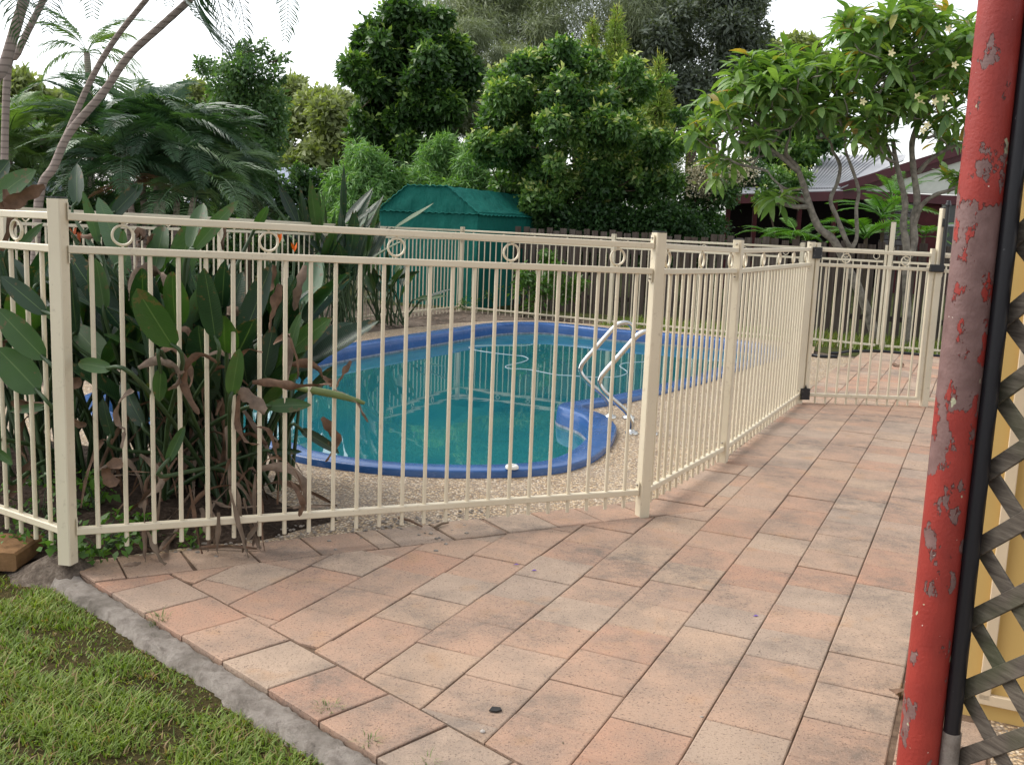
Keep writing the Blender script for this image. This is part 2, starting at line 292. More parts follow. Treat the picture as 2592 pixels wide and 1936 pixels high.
setc(t, b, c, 0.85, 0.2); M['bark_palm'] = m

# ------------------------------------------------------------------ mesh helpers
class MB:
    def __init__(s): s.v = []; s.f = []; s.smooth = []
    def add(s, vs, fs, smooth=False):
        k = len(s.v); s.v += [tuple(p) for p in vs]; s.f += [tuple(i+k for i in f) for f in fs]; s.smooth += [smooth]*len(fs); return s
    def box(s, c, size, ax=None):
        c = Vector(c); h = [x/2 for x in size]; ax = ax or (Vector((1, 0, 0)), Vector((0, 1, 0)), Vector((0, 0, 1)))
        vs = [c+ax[0]*(h[0]*i)+ax[1]*(h[1]*j)+ax[2]*(h[2]*k) for i in (-1, 1) for j in (-1, 1) for k in (-1, 1)]
        return s.add(vs, [(0, 1, 3, 2), (4, 6, 7, 5), (0, 4, 5, 1), (2, 3, 7, 6), (0, 2, 6, 4), (1, 5, 7, 3)])
    def bbox(s, c, size, ax=None, bv=0.003):      # box with chamfered long edges (along ax[0])
        c = Vector(c); ax = ax or (Vector((1, 0, 0)), Vector((0, 1, 0)), Vector((0, 0, 1)))
        hx, hy, hz = [x/2 for x in size]
        prof = [(-hy+bv, -hz), (hy-bv, -hz), (hy, -hz+bv), (hy, hz-bv), (hy-bv, hz), (-hy+bv, hz), (-hy, hz-bv), (-hy, -hz+bv)]
        vs = [c+ax[0]*sx+ax[1]*y+ax[2]*z for sx in (-hx, hx) for (y, z) in prof]
        fs = [(i, (i+1) % 8, 8+(i+1) % 8, 8+i) for i in range(8)]+[tuple(range(7, -1, -1)), tuple(range(8, 16))]
        return s.add(vs, fs)
    def bar(s, p, q, w, h, up=Vector((0, 0, 1)), bv=0.003):
        p = Vector(p); q = Vector(q); d = (q-p); L = d.length; d.normalize()
        side = d.cross(up).normalized(); u = side.cross(d).normalized()
        return s.bbox((p+q)/2, (L, w, h), (d, side, u), bv)
    def tube(s, pts, rad, n=8, cap=True, smooth=True):
        pts = [Vector(p) for p in pts]; k = len(pts)
        rads = rad if isinstance(rad, (list, tuple)) else [rad]*k
        tang = [(pts[min(i+1, k-1)]-pts[max(i-1, 0)]).normalized() for i in range(k)]
        a = Vector((0, 0, 1)) if abs(tang[0].z) < 0.9 else Vector((1, 0, 0))
        x = tang[0].cross(a).normalized(); vs = []
        for i in range(k):
            x = (x-tang[i]*x.dot(tang[i])).normalized(); y = tang[i].cross(x)
            for j in range(n):
                an = 2*PI*j/n; vs.append(pts[i]+(x*math.cos(an)+y*math.sin(an))*rads[i])
        fs = [(i*n+j, i*n+(j+1) % n, (i+1)*n+(j+1) % n, (i+1)*n+j) for i in range(k-1) for j in range(n)]
        s.add(vs, fs, smooth)
        if cap: s.add([vs[j] for j in range(n)], [tuple(range(n-1, -1, -1))]); s.add([vs[(k-1)*n+j] for j in range(n)], [tuple(range(n))])
        return s
    def lathe(s, c, prof, n=20, axis=None):
        c = Vector(c); vs = []; k = len(prof)
        for (r, z) in prof:
            for j in range(n):
                a = 2*PI*j/n; vs.append(c+Vector((r*math.cos(a), r*math.sin(a), z)))
        fs = [(i*n+j, i*n+(j+1) % n, (i+1)*n+(j+1) % n, (i+1)*n+j) for i in range(k-1) for j in range(n)]
        s.add(vs, fs, True)
        if prof[-1][0] > 1e-6: s.add([vs[(k-1)*n+j] for j in range(n)], [tuple(range(n))])
        return s
    def prism(s, poly, z0, z1, chamfer=0.0):
        n = len(poly); ar = sum(poly[i][0]*poly[(i+1) % n][1]-poly[(i+1) % n][0]*poly[i][1] for i in range(n))
        if ar < 0: poly = poly[::-1]
        if chamfer:
            cx = sum(p[0] for p in poly)/n; cy = sum(p[1] for p in poly)/n
            ins = []
            for i in range(n):
                p0 = Vector(poly[i-1][:2]); p1 = Vector(poly[i][:2]); p2 = Vector(poly[(i+1) % n][:2])
                e1 = (p1-p0).normalized(); e2 = (p2-p1).normalized(); n1 = Vector((-e1.y, e1.x)); n2 = Vector((-e2.y, e2.x))
                bb = (n1+n2); bl = bb.length
                bb = bb/bl if bl > 1e-4 else n1
                ins.append(p1+bb*(chamfer/max(0.4, bb.dot(n1))))
            vs = [(p[0], p[1], z0) for p in poly]+[(p[0], p[1], z1-chamfer*0.7) for p in poly]+[(p.x, p.y, z1) for p in ins]
            fs = [(i, (i+1) % n, n+(i+1) % n, n+i) for i in range(n)]+[(n+i, n+(i+1) % n, 2*n+(i+1) % n, 2*n+i) for i in range(n)]+[tuple(range(2*n, 3*n))]
        else:
            vs = [(p[0], p[1], z0) for p in poly]+[(p[0], p[1], z1) for p in poly]
            fs = [(i, (i+1) % n, n+(i+1) % n, n+i) for i in range(n)]+[tuple(range(n, 2*n)), tuple(range(n-1, -1, -1))]
        return s.add(vs, fs)
    def mesh(s, name):
        me = bpy.data.meshes.new(name); me.from_pydata(s.v, [], s.f); me.update()
        if any(s.smooth): me.polygons.foreach_set('use_smooth', s.smooth)
        return me
    def build(s, name, material, parent=None, loc=None):
        return link(name, s.mesh(name), material, parent, loc)
def link(name, me, material=None, parent=None, loc=None):
    if material is not None and len(me.materials) == 0: me.materials.append(M[material] if isinstance(material, str) else material)
    o = bpy.data.objects.new(name, me); col.objects.link(o)
    if parent: o.parent = parent
    if loc is not None: o.location = loc
    return o
def tag(o, label=None, cat=None, group=None, kind=None):
    if label: o['label'] = label
    if cat: o['category'] = cat
    if group: o['group'] = group
    if kind: o['kind'] = kind
    return o
def thing(name, label, cat, loc=(0, 0, 0), rz=0.0, group=None):
    o = bpy.data.objects.new(name, None); col.objects.link(o); o.location = loc; o.rotation_euler = (0, 0, rz); o.empty_display_size = 0.1
    return tag(o, label, cat, group)
def sheet(name, outer, holes, z, material, kind='structure', hz=None):
    vs = []; es = []
    for lp in [outer]+holes:
        k = len(vs); n = len(lp); vs += [Vector((p[0], p[1])) for p in lp]; es += [(k+i, k+(i+1) % n) for i in range(n)]
    r = delaunay_2d_cdt(vs, es, [], 0, 1e-5)
    def inside(p, poly):
        c = False; j = len(poly)-1
        for i in range(len(poly)):
            if (poly[i][1] > p[1]) != (poly[j][1] > p[1]) and p[0] < (poly[j][0]-poly[i][0])*(p[1]-poly[i][1])/(poly[j][1]-poly[i][1])+poly[i][0]: c = not c
            j = i
        return c
    fs = []
    for f in r[2]:
        cx = sum(r[0][i].x for i in f)/len(f); cy = sum(r[0][i].y for i in f)/len(f)
        if inside((cx, cy), outer) and not any(inside((cx, cy), h) for h in holes): fs.append(tuple(f))
    me = bpy.data.meshes.new(name); me.from_pydata([(p.x, p.y, z if hz is None else hz(p.x, p.y)) for p in r[0]], [], fs); me.update()
    for p in me.polygons:
        if p.normal.z < 0: p.flip()
    return tag(link(name, me, material), kind=kind)
def npmesh(name, V, F, vals=None, smooth=False):       # V (n,3), F (m,k)
    me = bpy.data.meshes.new(name); n, k = F.shape
    me.vertices.add(len(V)); me.vertices.foreach_set('co', np.ascontiguousarray(V, dtype=np.float32).ravel())
    me.loops.add(n*k); me.loops.foreach_set('vertex_index', np.ascontiguousarray(F, dtype=np.int32).ravel())
    me.polygons.add(n); me.polygons.foreach_set('loop_start', np.arange(0, n*k, k, dtype=np.int32))
    if vals is not None:
        a = me.attributes.new('v', 'FLOAT', 'FACE'); a.data.foreach_set('value', np.ascontiguousarray(vals, dtype=np.float32))
    me.update(calc_edges=True); me.validate()
    return me
def catmull(pts, per=8, closed=False):
    pts = [Vector(p) for p in pts]; n = len(pts); out = []
    for i in range(n if closed else n-1):
        if closed: p0, p1, p2, p3 = pts[i-1], pts[i], pts[(i+1) % n], pts[(i+2) % n]
        else: p0, p1, p2, p3 = pts[max(i-1, 0)], pts[i], pts[i+1], pts[min(i+2, n-1)]
        for j in range(per):
            s = j/per; out.append(0.5*((2*p1)+(p2-p0)*s+(2*p0-5*p1+4*p2-p3)*s*s+(3*p1-p0-3*p2+p3)*s**3))
    if not closed: out.append(pts[-1])
    return out

# ================================================================== SETTING
# ---- pool outline (outer edge of the coping)
PO = [(-1.35, 5.43), (-1.18, 5.25), (-0.90, 5.09), (-0.53, 5.0), (-0.11, 5.03), (0.24, 5.17), (0.44, 5.42), (0.58, 5.8), (0.66, 6.2), (0.67, 6.42), (0.63, 6.68), (0.55, 6.86), (0.49, 7.0), (0.60, 7.13), (0.84, 7.38),
      (1.16, 7.82), (1.71, 8.63), (2.01, 9.19), (2.55, 10.05), (2.88, 10.65), (2.93, 11.1), (2.76, 11.5), (2.40, 11.86), (1.80, 12.12), (1.21, 12.36), (0.80, 12.64), (0.40, 12.8), (0.05, 12.72), (-0.28, 12.45), (-0.54, 12.04), (-0.94, 11.26),
      (-1.38, 10.41), (-1.70, 9.75), (-1.96, 9.1), (-2.25, 8.4), (-2.60, 7.6), (-2.82, 6.9), (-2.78, 6.35), (-2.45, 5.95), (-1.95, 5.72)]
OUT = [(p.x, p.y) for p in catmull([(x, y, 0) for x, y in PO], 6, True)]
def inset(poly, d):
    n = len(poly); res = []
    for i in range(n):
        a = Vector(poly[i-1]); b = Vector(poly[(i+1) % n]); e = (b-a).normalized(); res.append((poly[i][0]-e.y*d, poly[i][1]+e.x*d))
    return res
ar = sum(OUT[i][0]*OUT[(i+1) % len(OUT)][1]-OUT[(i+1) % len(OUT)][0]*OUT[i][1] for i in range(len(OUT)))
if ar < 0: OUT = OUT[::-1]
HOLE = inset(OUT, 0.03)

S0 = -0.06
sheet('ground', [(-250, -60), (250, -60), (250, 500), (-250, 500)], [inset(OUT, 0.02)], S0, 'litter')
# far grass areas beyond the gate and the neighbours' yards
sheet('back_lawn', [(2.6, 12.95), (3.6, 11.35), (9.5, 9.0), (60, 9), (60, 70), (-60, 70), (-60, 20), (-8, 17.5), (0.4, 14.6)], [], S0+0.006, 'farground')
# paving: outline, joint bed
AB0 = Vector((-1.58, 3.555)); AB1 = Vector((0.62, 4.70))          # outer edge of the header course along the fence
ABd = (AB1-AB0).normalized(); ABn = Vector((ABd.y, -ABd.x))        # towards the camera
K0 = Vector((-1.585, 3.53)); Kd = Vector((1.3, -1.24)).normalized(); Kn = Vector((-Kd.y, Kd.x))     # kerb line, Kn into the paving
if Kn.x < 0: Kn = -Kn
K1 = K0+Kd*3.2
FAR = 11.95
pav_out = [tuple(AB0), tuple(AB1), tuple(nd(-1.345, 4.64)), tuple(nd(-1.295, 5.64)), tuple(nd(-1.260, 5.66)), tuple(nd(-1.260, 9.5)), tuple(nd(-1.195, 10.3)), tuple(nd(-1.195, 11.9)), tuple(nd(-0.9, 12.05)), tuple(nd(0.2, 12.1)), tuple(nd(0.6, 11)), tuple(nd(1.6, 2.0)), tuple(nd(1.2, 0.0)), tuple(K1), tuple(K0)]
paving = sheet('paving', pav_out, [], -0.007, 'joint')
# exposed aggregate deck round the pool
deck_out = [tuple(p) for p in ((-1.58, 3.56), AB1, nd(-1.345, 4.64), nd(-1.295, 5.64), nd(-1.260, 5.66), nd(-1.260, 9.5), nd(-1.195, 10.3), nd(-1.195, 11.2), nd(-1.62, 11.2), (3.45, 11.6), (2.95, 12.25), (2.1, 12.62), (1.5, 12.85), (0.95, 13.2), (0.35, 13.38), (-0.25, 13.1), (-0.75, 12.6), (-1.25, 11.85), (-1.75, 10.95), (-2.3, 9.8), (-2.75, 8.8), (-3.2, 7.7), (-3.4, 6.8), (-3.3, 6.1), (-2.9, 5.6), (-2.2, 5.35), (-1.6, 5.15), (-1.25, 4.78), (-1.0, 4.42), (-0.72, 4.22), (-0.9, 4.0))]
sheet('pool_deck', deck_out, [HOLE], -0.004, 'aggregate')
bed = [(-1.58, 3.565), (-1.0, 3.87), (-0.86, 4.02), (-0.70, 4.23), (-0.99, 4.43), (-1.24, 4.79), (-1.6, 5.17), (-2.2, 5.37), (-3.0, 5.7), (-3.6, 5.2), (-3.9, 4.8), (-2.2, 3.75)]
bedpts = []
for i in range(len(bed)):
    a = Vector(bed[i]); b_ = Vector(bed[(i+1) % len(bed)]); k = max(1, int((b_-a).length/0.12))
    bedpts += [tuple(a.lerp(b_, j/k)) for j in range(k)]
inner = [(x, y) for x in np.arange(-3.7, -0.7, 0.09) for y in np.arange(3.7, 5.6, 0.09)]
def bedz(x, y):
    dd = min((Vector((x, y))-Vector(p)).length for p in bedpts); return -0.012+min(0.075, dd*0.22)+0.012*math.sin(x*23)*math.sin(y*19+x*7)*min(1, dd*8)
def grid_sheet(name, outer, pts, zfun, material):
    vs = [Vector(p) for p in outer]; n = len(vs); es = [(i, (i+1) % n) for i in range(n)]
    def inside(p):
        c = False; j = n-1
        for i in range(n):
            if (outer[i][1] > p[1]) != (outer[j][1] > p[1]) and p[0] < (outer[j][0]-outer[i][0])*(p[1]-outer[i][1])/(outer[j][1]-outer[i][1])+outer[i][0]: c = not c
            j = i
        return c
    vs += [Vector((p[0]+random.uniform(-.02, .02), p[1]+random.uniform(-.02, .02))) for p in pts if inside(p)]
    r = delaunay_2d_cdt(vs, es, [], 0, 1e-5)
    fs = [tuple(f) for f in r[2] if inside((sum(r[0][i].x for i in f)/3, sum(r[0][i].y for i in f)/3))]
    me = bpy.data.meshes.new(name); me.from_pydata([(p.x, p.y, zfun(p.x, p.y)) for p in r[0]], [], fs); me.update()
    for p in me.polygons:
        if p.normal.z < 0: p.flip()
    return tag(link(name, me, material), kind='structure')
grid_sheet('garden_bed', bedpts, inner, bedz, 'mulch')
mv = []; mf = []
for i in range(9):
    for j in range(20):
        a_ = 2*PI*j/20; q_ = i/8; mv.append((-1.60+math.cos(a_)*0.22*q_*(1+.12*math.sin(a_*3)), 3.50+math.sin(a_)*0.15*q_*(1+.15*math.sin(a_*5+1)), 0.088*(math.cos(q_*PI)+1)/2-0.04+random.uniform(-.006, .006)*(1-q_)))
for i in range(8):
    for j in range(20): mf.append((i*20+j, i*20+(j+1) % 20, (i+1)*20+(j+1) % 20, (i+1)*20+j)[::-1])
mo = MB().add(mv, mf, True).build('soil_mound', 'litter'); tag(mo, kind='structure')
for p in mo.data.polygons:
    if p.normal.z < 0: p.flip()
# kerb and lawn
mb = MB(); nK = 200; vs = []; fs = []
for i in range(nK+1):
    p = K0+Kd*(i*3.1/nK+0.09)
    for j in range(7):
        wdt = 0.006+(0.092+0.008*math.sin(i*0.17)+0.005*math.sin(i*0.6)+random.uniform(-.006,.006))*j/6
        q = p-Kn*wdt; vs.append((q.x, q.y, -0.008+0.002*math.sin(i*0.9+j*1.3)+random.uniform(-.004, .004)-(0.03 if j == 6 else 0)-(0.006 if j == 0 else 0)))
for i in range(nK):
    for j in range(6): fs.append((i*7+j, i*7+j+1, (i+1)*7+j+1, (i+1)*7+j))
mb.add(vs, fs, True); kerb = mb.build('kerb', 'kerb'); tag(kerb, kind='structure')
for p in kerb.data.polygons:
    if p.normal.z < 0: p.flip()
L0 = K0-Kn*0.085-Kd*0.15; L1 = K1-Kn*0.085
lawn_out = [tuple(L0), tuple(L1), (-0.5, -0.5), (-5, -0.5), (-6, 4.9), (-3.9, 4.75), (-2.2, 3.72), (-1.75, 3.48)]
sheet('lawn', lawn_out, [], -0.035, 'lawnsoil')

# ---- pavers: each one a piece of the paving
SPC = 0.229853; O0 = -0.336265
def clip(poly, p, nrm):              # keep side where (x-p).nrm >= 0
    out = []
    for i in range(len(poly)):
        a = poly[i]; b_ = poly[(i+1) % len(poly)]; da = (a-p).dot(nrm); db = (b_-p).dot(nrm)
        if da >= 0: out.append(a)
        if da*db < 0: out.append(a+(b_-a)*(da/(da-db)))
    return out
def area(poly): return abs(sum(poly[i].x*poly[(i+1) % len(poly)].y-poly[(i+1) % len(poly)].x*poly[i].y for i in range(len(poly))))/2
def put_paver(poly, share=None, J=None):
    c = sum((p for p in poly), Vector((0, 0)))/len(poly)
    o = None
    if share is not None: me = share
    else:
        me = MB().prism([p-c for p in poly], -0.045, 0.0, 0.0035).mesh('paver')
    o = link('paver', me, 'paver', paving, (c.x, c.y, random.uniform(-0.0025, 0.0025)))
    o.rotation_euler = (random.uniform(-.008, .008), random.uniform(-.008, .008), random.uniform(-.004, .004))
    return o
KIN = K0+Kn*0.237      # inner side of the course along the kerb
ABI = AB0+ABn*0.236    # inner side of the course along the fence
LEN = 0.238
phase = {0: 2.473, -1: 2.316, -2: 2.44, -3: 2.328, -4: 2.238, -5: 2.36, -6: 2.47, -7: 2.41, -8: 2.52, -9: 2.45, -10: 2.4}
whole = MB().prism([N2*a+D2*b_ for a, b_ in ((-SPC/2+.002, -LEN/2+.0017), (SPC/2-.002, -LEN/2+.0017), (SPC/2-.002, LEN/2-.0017), (-SPC/2+.002, LEN/2-.0017))], -0.045, 0.0, 0.0035).mesh('paver')
for k in range(-10, 1):
    n0 = O0+k*SPC+0.002; n1 = O0+(k+1)*SPC-0.002
    d = phase[k]-LEN*8
    while d < FAR:
        d0 = d+0.0017; d1 = d+LEN-0.0017; wob = random.uniform(-.0015, .0015)
        poly = [nd(n0, d0), nd(n1, d0), nd(n1, d1), nd(n0, d1)]; full = True
        d += LEN
        cuts = [(KIN+Kn*0.004, Kn)]
        mid = (d0+d1)/2
        if k <= -5: cuts.append((ABI+ABn*0.004, ABn))
        else:
            if d0 < 4.75: cuts.append((ABI+ABn*0.004, ABn)) if k == -4 and d1 < 4.66 else None
            if k == -4 and 4.5 < mid < 5.66: cuts.append((nd(-1.103, 5), N2))
            if k == -4 and mid > 10.3: cuts.append((nd(-1.19, 5), N2))
        q = poly
        for c_ in [c_ for c_ in cuts if c_]:
            q2 = clip(q, c_[0], c_[1])
            if len(q2) < 3: q = []; break
            q = q2
        if not q or area(q) < 0.0012: continue
        if mid < 1.2: continue
        cpt = sum((p for p in q), Vector((0, 0)))/len(q)
        pz = CH
        if area(q) > 0.99*area(poly): put_paver(poly, whole)
        else: put_paver(q)
# course along the fence A-B
s = 0.10; i = 0
tot = (AB1-AB0).length
cutsA = [0.0, 0.155, 0.385, 0.615, 0.85, 1.08, 1.17, 1.41, 1.645, 1.66, 1.90, 2.13, 2.36, 2.47]
for a, b_ in zip(cutsA[:-1], cutsA[1:]):
    sk = 0.05*(1 if a > 0.3 else 0.4)
    p = [AB0+ABd*(a+.004), AB0+ABd*(b_-.004), AB0+ABd*(b_-.004+sk*0.4)+ABn*0.23, AB0+ABd*(a+.004+sk*0.4)+ABn*0.23]
    p = clip(p, K0+Kn*0.003, Kn)
    if len(p) > 2 and area(p) > 0.001: put_paver(p)
# course along the kerb
s = 0.36
while s < 2.6:
    p = [K0+Kd*(s+.003), K0+Kd*(s+.237-.003), K0+Kd*(s+.237-.003)+Kn*0.232, K0+Kd*(s+.003)+Kn*0.232]
    p = clip(p, ABI+ABn*0.004, ABn)
    if len(p) > 2: put_paver(p)
    s += 0.238
p = [K0+Kd*0.1, K0+Kd*0.357, K0+Kd*0.357+Kn*0.232, K0+Kd*0.1+Kn*0.232]; p = clip(p, ABI+ABn*0.004, ABn)
if len(p) > 2: put_paver(p)
# course along B-C
for a, b_ in ((4.62, 4.86), (4.86, 5.10), (5.10, 5.34), (5.34, 5.56), (5.56, 5.66)):
    o0 = -1.345+(a-4.62)*0.05; o1 = -1.345+(b_-4.62)*0.05
    put_paver([nd(o0, a+.003), nd(-1.107, a+.003), nd(-1.107, b_-.003), nd(o1, b_-.003)])
T1 = [nd(-1.35, 4.15), nd(-1.029, 4.15), nd(-1.029, 4.615), nd(-1.35, 4.615)]
T1 = clip(clip(T1, ABI+ABn*-0.004, -ABn), AB0+ABd*2.478, ABd)
if len(T1) > 2: put_paver(T1)
# the loose strip beside the house slab
for a in np.arange(2.1, 2.9, 0.16): put_paver([nd(-0.092, a+.003), nd(0.12, a+.003), nd(0.12, a+.157), nd(-0.092, a+.157)])
sheet('house_slab', [tuple(nd(0.13, 1.0)), tuple(nd(2.0, 1.0)), tuple(nd(2.0, 3.0)), tuple(nd(0.13, 3.0))], [], -0.006, 'aggregate')

# ---- pool
pool = thing('swimming_pool', 'kidney-shaped blue fibreglass swimming pool with green cloudy water behind the fence', 'pool', (0, 8, 0))
def sweep(name, prof, material):
    loops = []; n = len(OUT)
    for (dins, z) in prof: loops.append([(x, y, z) for x, y in inset(OUT, dins)])
    vs = [Vector(p)-Vector((0, 8, 0)) for lp in loops for p in lp]
    fs = [(a*n+i, a*n+(i+1) % n, (a+1)*n+(i+1) % n, (a+1)*n+i) for a in range(len(prof)-1) for i in range(n)]
    return MB().add(vs, fs, True).build(name, material, pool)
sweep('coping', [(0.0, -0.03), (0.0, 0.026), (0.004, 0.033), (0.012, 0.036), (0.135, 0.034), (0.152, 0.030), (0.164, 0.016), (0.172, -0.03), (0.178, -0.145)], 'gelcoat')
simple('scum', (0.30, 0.33, 0.40), 0.7, 0.2, var=0.6, scale=30)
sweep('waterline_stain', [(0.1762, -0.080), (0.1776, -0.1)], 'scum')
sweep('pool_shell', [(0.178, -0.145), (0.19, -0.5), (0.28, -1.0), (0.5, -1.15)], 'poolwall')
fl = inset(OUT, 0.49); mbf = MB()
floor = sheet('pool_floor', fl, [], -1.15, 'poolwall', kind=None); floor.parent = pool; floor.location = (0, -8, 0)
# entry step in the little bay
mb = MB(); mb.lathe((0.22, 6.05-8, 0), [(0.0, -0.33), (0.30, -0.33), (0.33, -0.36), (0.33, -1.1)][::-1], 28); mb.build('entry_step', 'poolwall', pool)
wat = sheet('pool_water', inset(OUT, 0.177), [], -0.098, 'water')

# ================================================================== FENCES
RZ = Vector((0, 0, 1))
picket_cache = {}
def fence_panel(name, label, P, Q, z0, z1, npick, rings, gap=0.110, group='cream pool fence panels', foot=0.081, R_=1.098, end0=0.03, end1=0.03, cat='fence', brackets=True):
    """P,Q ground xy of posts; z0,z1 = top of the top rail at each end."""
    P = Vector((P[0], P[1], 0)); Q = Vector((Q[0], Q[1], 0)); d = (Q-P).normalized(); L = (Q-P).length
    root = thing(name, label, cat, (P.x, P.y, z0-R_), 0, group)
    org = Vector((P.x, P.y, z0-R_))
    def pt(s, drop): return P+d*s+RZ*(z0+(z1-z0)*s/L-drop)-org
    for drop in (0.0, gap, R_):
        MB().bar(pt(end0, drop+0.013), pt(L-end1, drop+0.013), 0.028, 0.026).build('rail', 'cream', root)
    h = R_-gap-0.026+foot
    key = (round(h, 4),)
    if key not in picket_cache:
        picket_cache[key] = MB().tube([(0, 0, 0), (0, 0, -h)], 0.0082, 10).mesh('picket'); picket_cache[key].materials.append(M['cream'])
    for i in range(npick):
        s = end0+(L-end0-end1)*(i+0.75)/(npick+0.5)
        link('picket', picket_cache[key], None, root, pt(s, gap+0.026))
    if 'ring' not in picket_cache:
        rp = [(0.0345*math.cos(a), 0, 0.0345*math.sin(a)) for a in np.linspace(0, 2*PI, 29)]
        mb = MB(); n = 8; vs = []
        for a in np.linspace(0, 2*PI, 33)[:-1]:
            for j in range(n):
                bb = 2*PI*j/n; r_ = 0.0335+0.0045*math.cos(bb); vs.append((r_*math.cos(a), 0.007*math.sin(bb), r_*math.sin(a)))
        mb.add(vs, [(i*n+j, i*n+(j+1) % n, ((i+1) % 32)*n+(j+1) % n, ((i+1) % 32)*n+j) for i in range(32) for j in range(n)], True)
        mb.box((0, 0, 0.0395), (0.008, 0.008, 0.006)); mb.box((0, 0, -0.0395), (0.008, 0.008, 0.006))
        picket_cache['ring'] = mb.mesh('ring'); picket_cache['ring'].materials.append(M['cream'])
    for tt in rings:
        o = link('ring', picket_cache['ring'], None, root, pt(L*tt, 0.026+(gap-0.026)/2)); o.rotation_euler = (0, 0, math.atan2(d.y, d.x))
        o.scale = (1, 1, 1)
    if brackets:
        for s, sg in ((end0, 1), (L-end1, -1)):
            for drop, up in ((0, 1), (R_, 1), (gap+0.026, -1)):
                c = pt(s+sg*0.002, drop)+RZ*(0.016*up)
                bk = MB().box(c, (0.004, 0.026, 0.034), (d, Vector((-d.y, d.x, 0)), RZ)); bk = bk.build('bracket', 'cream', root)
                MB().lathe((0, 0, 0), [(0.0, -0.003), (0.006, -0.002), (0.006, 0.003), (0.0, 0.004)], 8).build('bolt', 'bolt', bk, c+d*(sg*0.004)+RZ*0.004*up)
    return root
def fence_post(label, xy, top, ang, base=-0.05, w=0.05, group='cream pool fence posts', name='fence_post'):
    root = thing(name, label, 'post', (xy[0], xy[1], base), ang, group)
    MB().bbox((0, 0, (top-base)/2-0.003), (top-base-0.006, w, w), (RZ, Vector((1, 0, 0)), Vector((0, 1, 0))), 0.004).build('shaft', 'cream', root)
    MB().bbox((0, 0, top-base-0.0015), (0.004, w-0.002, w-0.002), (RZ, Vector((1, 0, 0)), Vector((0, 1, 0))), 0.004).build('cap', 'cap', root)
    return root
A = (-1.545, 3.452); B = (0.612, 4.462); C = (1.200, 5.592); D = (2.192, 7.682); E = (3.185, 7.765)
Z = (A[0]-0.83*2.4, A[1]+0.56*2.4)
aAB = math.atan2(B[1]-A[1], B[0]-A[0]); aBC = math.atan2(C[1]-B[1], C[0]-B[0]); aCD = math.atan2(D[1]-C[1], D[0]-C[0]); aDE = math.atan2(E[1]-D[1], E[0]-D[0])
fence_post('nearest fence post, at the lawn corner beside the strelitzia leaves', A, 1.312, R(-12), base=0.035)
fence_post('cream fence post at the bend beside the pool handrails', B, 1.272, aAB)
fence_post('cream fence post between the two slanting fence panels right of the handrails', C, 1.242, aBC)
fence_post('cream gate post carrying the black hinges', D, 1.225, aDE)
fence_panel('pool_fence', 'fence panel running off the left edge in front of the broad leaves', A, Z, 1.262, 1.25, 24, [0.105, 0.30, 0.5, 0.7, 0.9], foot=0.081)
fence_panel('pool_fence', 'widest, nearest fence panel, in front of the pool and strelitzia', A, B, 1.262, 1.222, 24, [0.085, 0.295, 0.50, 0.705, 0.915])
fence_panel('pool_fence', 'short fence panel just right of the handrails', B, C, 1.222, 1.192, 13, [0.10, 0.5, 0.9])
fence_panel('pool_fence', 'slanting fence panel ending at the gate hinges, pickets close together', C, D, 1.190, 1.178, 23, [0.08, 0.29, 0.5, 0.71, 0.92])
fence_post('fence post beyond the left edge where the left panel ends', Z, 1.30, R(60))
# gate D-E
ED = (Vector(E)-Vector(D)).normalized()
g0 = Vector(D)+ED*0.035; g1 = Vector(E)-ED*0.035
gate = fence_panel('pool_gate', 'cream pool gate with black hinges and tall latch post, front one', g0, g1, 1.178, 1.170, 10, [0.26, 0.76], group=None, end0=0.034, end1=0.034, cat='gate', brackets=False)
gd = Vector((ED.x, ED.y, 0)); gp = Vector((-ED.y, ED.x, 0)); gorg = Vector(gate.location)
for s, tz in ((0.018, 1.215), ((g1-g0).length-0.018, 1.205)):
    c = Vector((g0.x, g0.y, 0))+gd*s-gorg
    MB().bbox(c+RZ*((tz+0.05)/2), (tz-0.05, 0.032, 0.032), (RZ, gd, gp), 0.003).build('stile', 'cream', gate)
for z in (1.14, 0.075):
    c = Vector((g0.x, g0.y, z))+gd*0.004-gorg-gp*0.03
    hb = MB(); hb.bbox(c, (0.085, 0.07, 0.026), (RZ, gd, gp), 0.006)
    if z < 0.5: hb.add([c+RZ*0.04+gd*0.012, c+RZ*0.04-gd*0.012, c+RZ*0.075, c+RZ*0.04+gp*0.01], [(0, 1, 2), (1, 3, 2), (3, 0, 2)])
    hb = hb.build('hinge', 'blackplastic', gate)
    for q in (-0.025, 0.025):
        for r_ in (-0.02, 0.02):
            MB().lathe((0, 0, 0), [(0.0, 0.0), (0.004, 0.001), (0.003, 0.003), (0, 0.004)][::-1], 6).build('screw', 'bolt', hb, c+gd*q+RZ*r_-gp*0.0155)
ep = fence_post('tall cream latch post of the front gate', E, 1.512, aDE, group=None)
lt = thing('gate_latch', 'long black magnetic latch with pull knob on tall gate post', 'latch', (E[0], E[1], 1.10))
mb = MB().tube([(0.012, -0.036, -0.03), (0.012, -0.036, 0.42)], 0.015, 12); mb.build('latch_rod', 'blackplastic', lt)
MB().lathe((0.012, -0.036, 0.42), [(0.019, 0.0), (0.021, 0.006), (0.019, 0.022), (0.014, 0.03), (0.017, 0.036), (0.012, 0.044), (0.0, 0.045)], 14).build('pull_knob', 'blackplastic', lt)
MB().bbox((-0.025, -0.04, -0.04), (0.10, 0.035, 0.055), (Vector((1, 0, 0)), Vector((0, 1, 0)), RZ), 0.005).build('catch_box', 'blackplastic', lt)
MB().bbox((0.0, -0.03, 0.30), (0.03, 0.02, 0.06), (Vector((1, 0, 0)), Vector((0, 1, 0)), RZ), 0.004).build('rod_clip', 'blackplastic', lt)
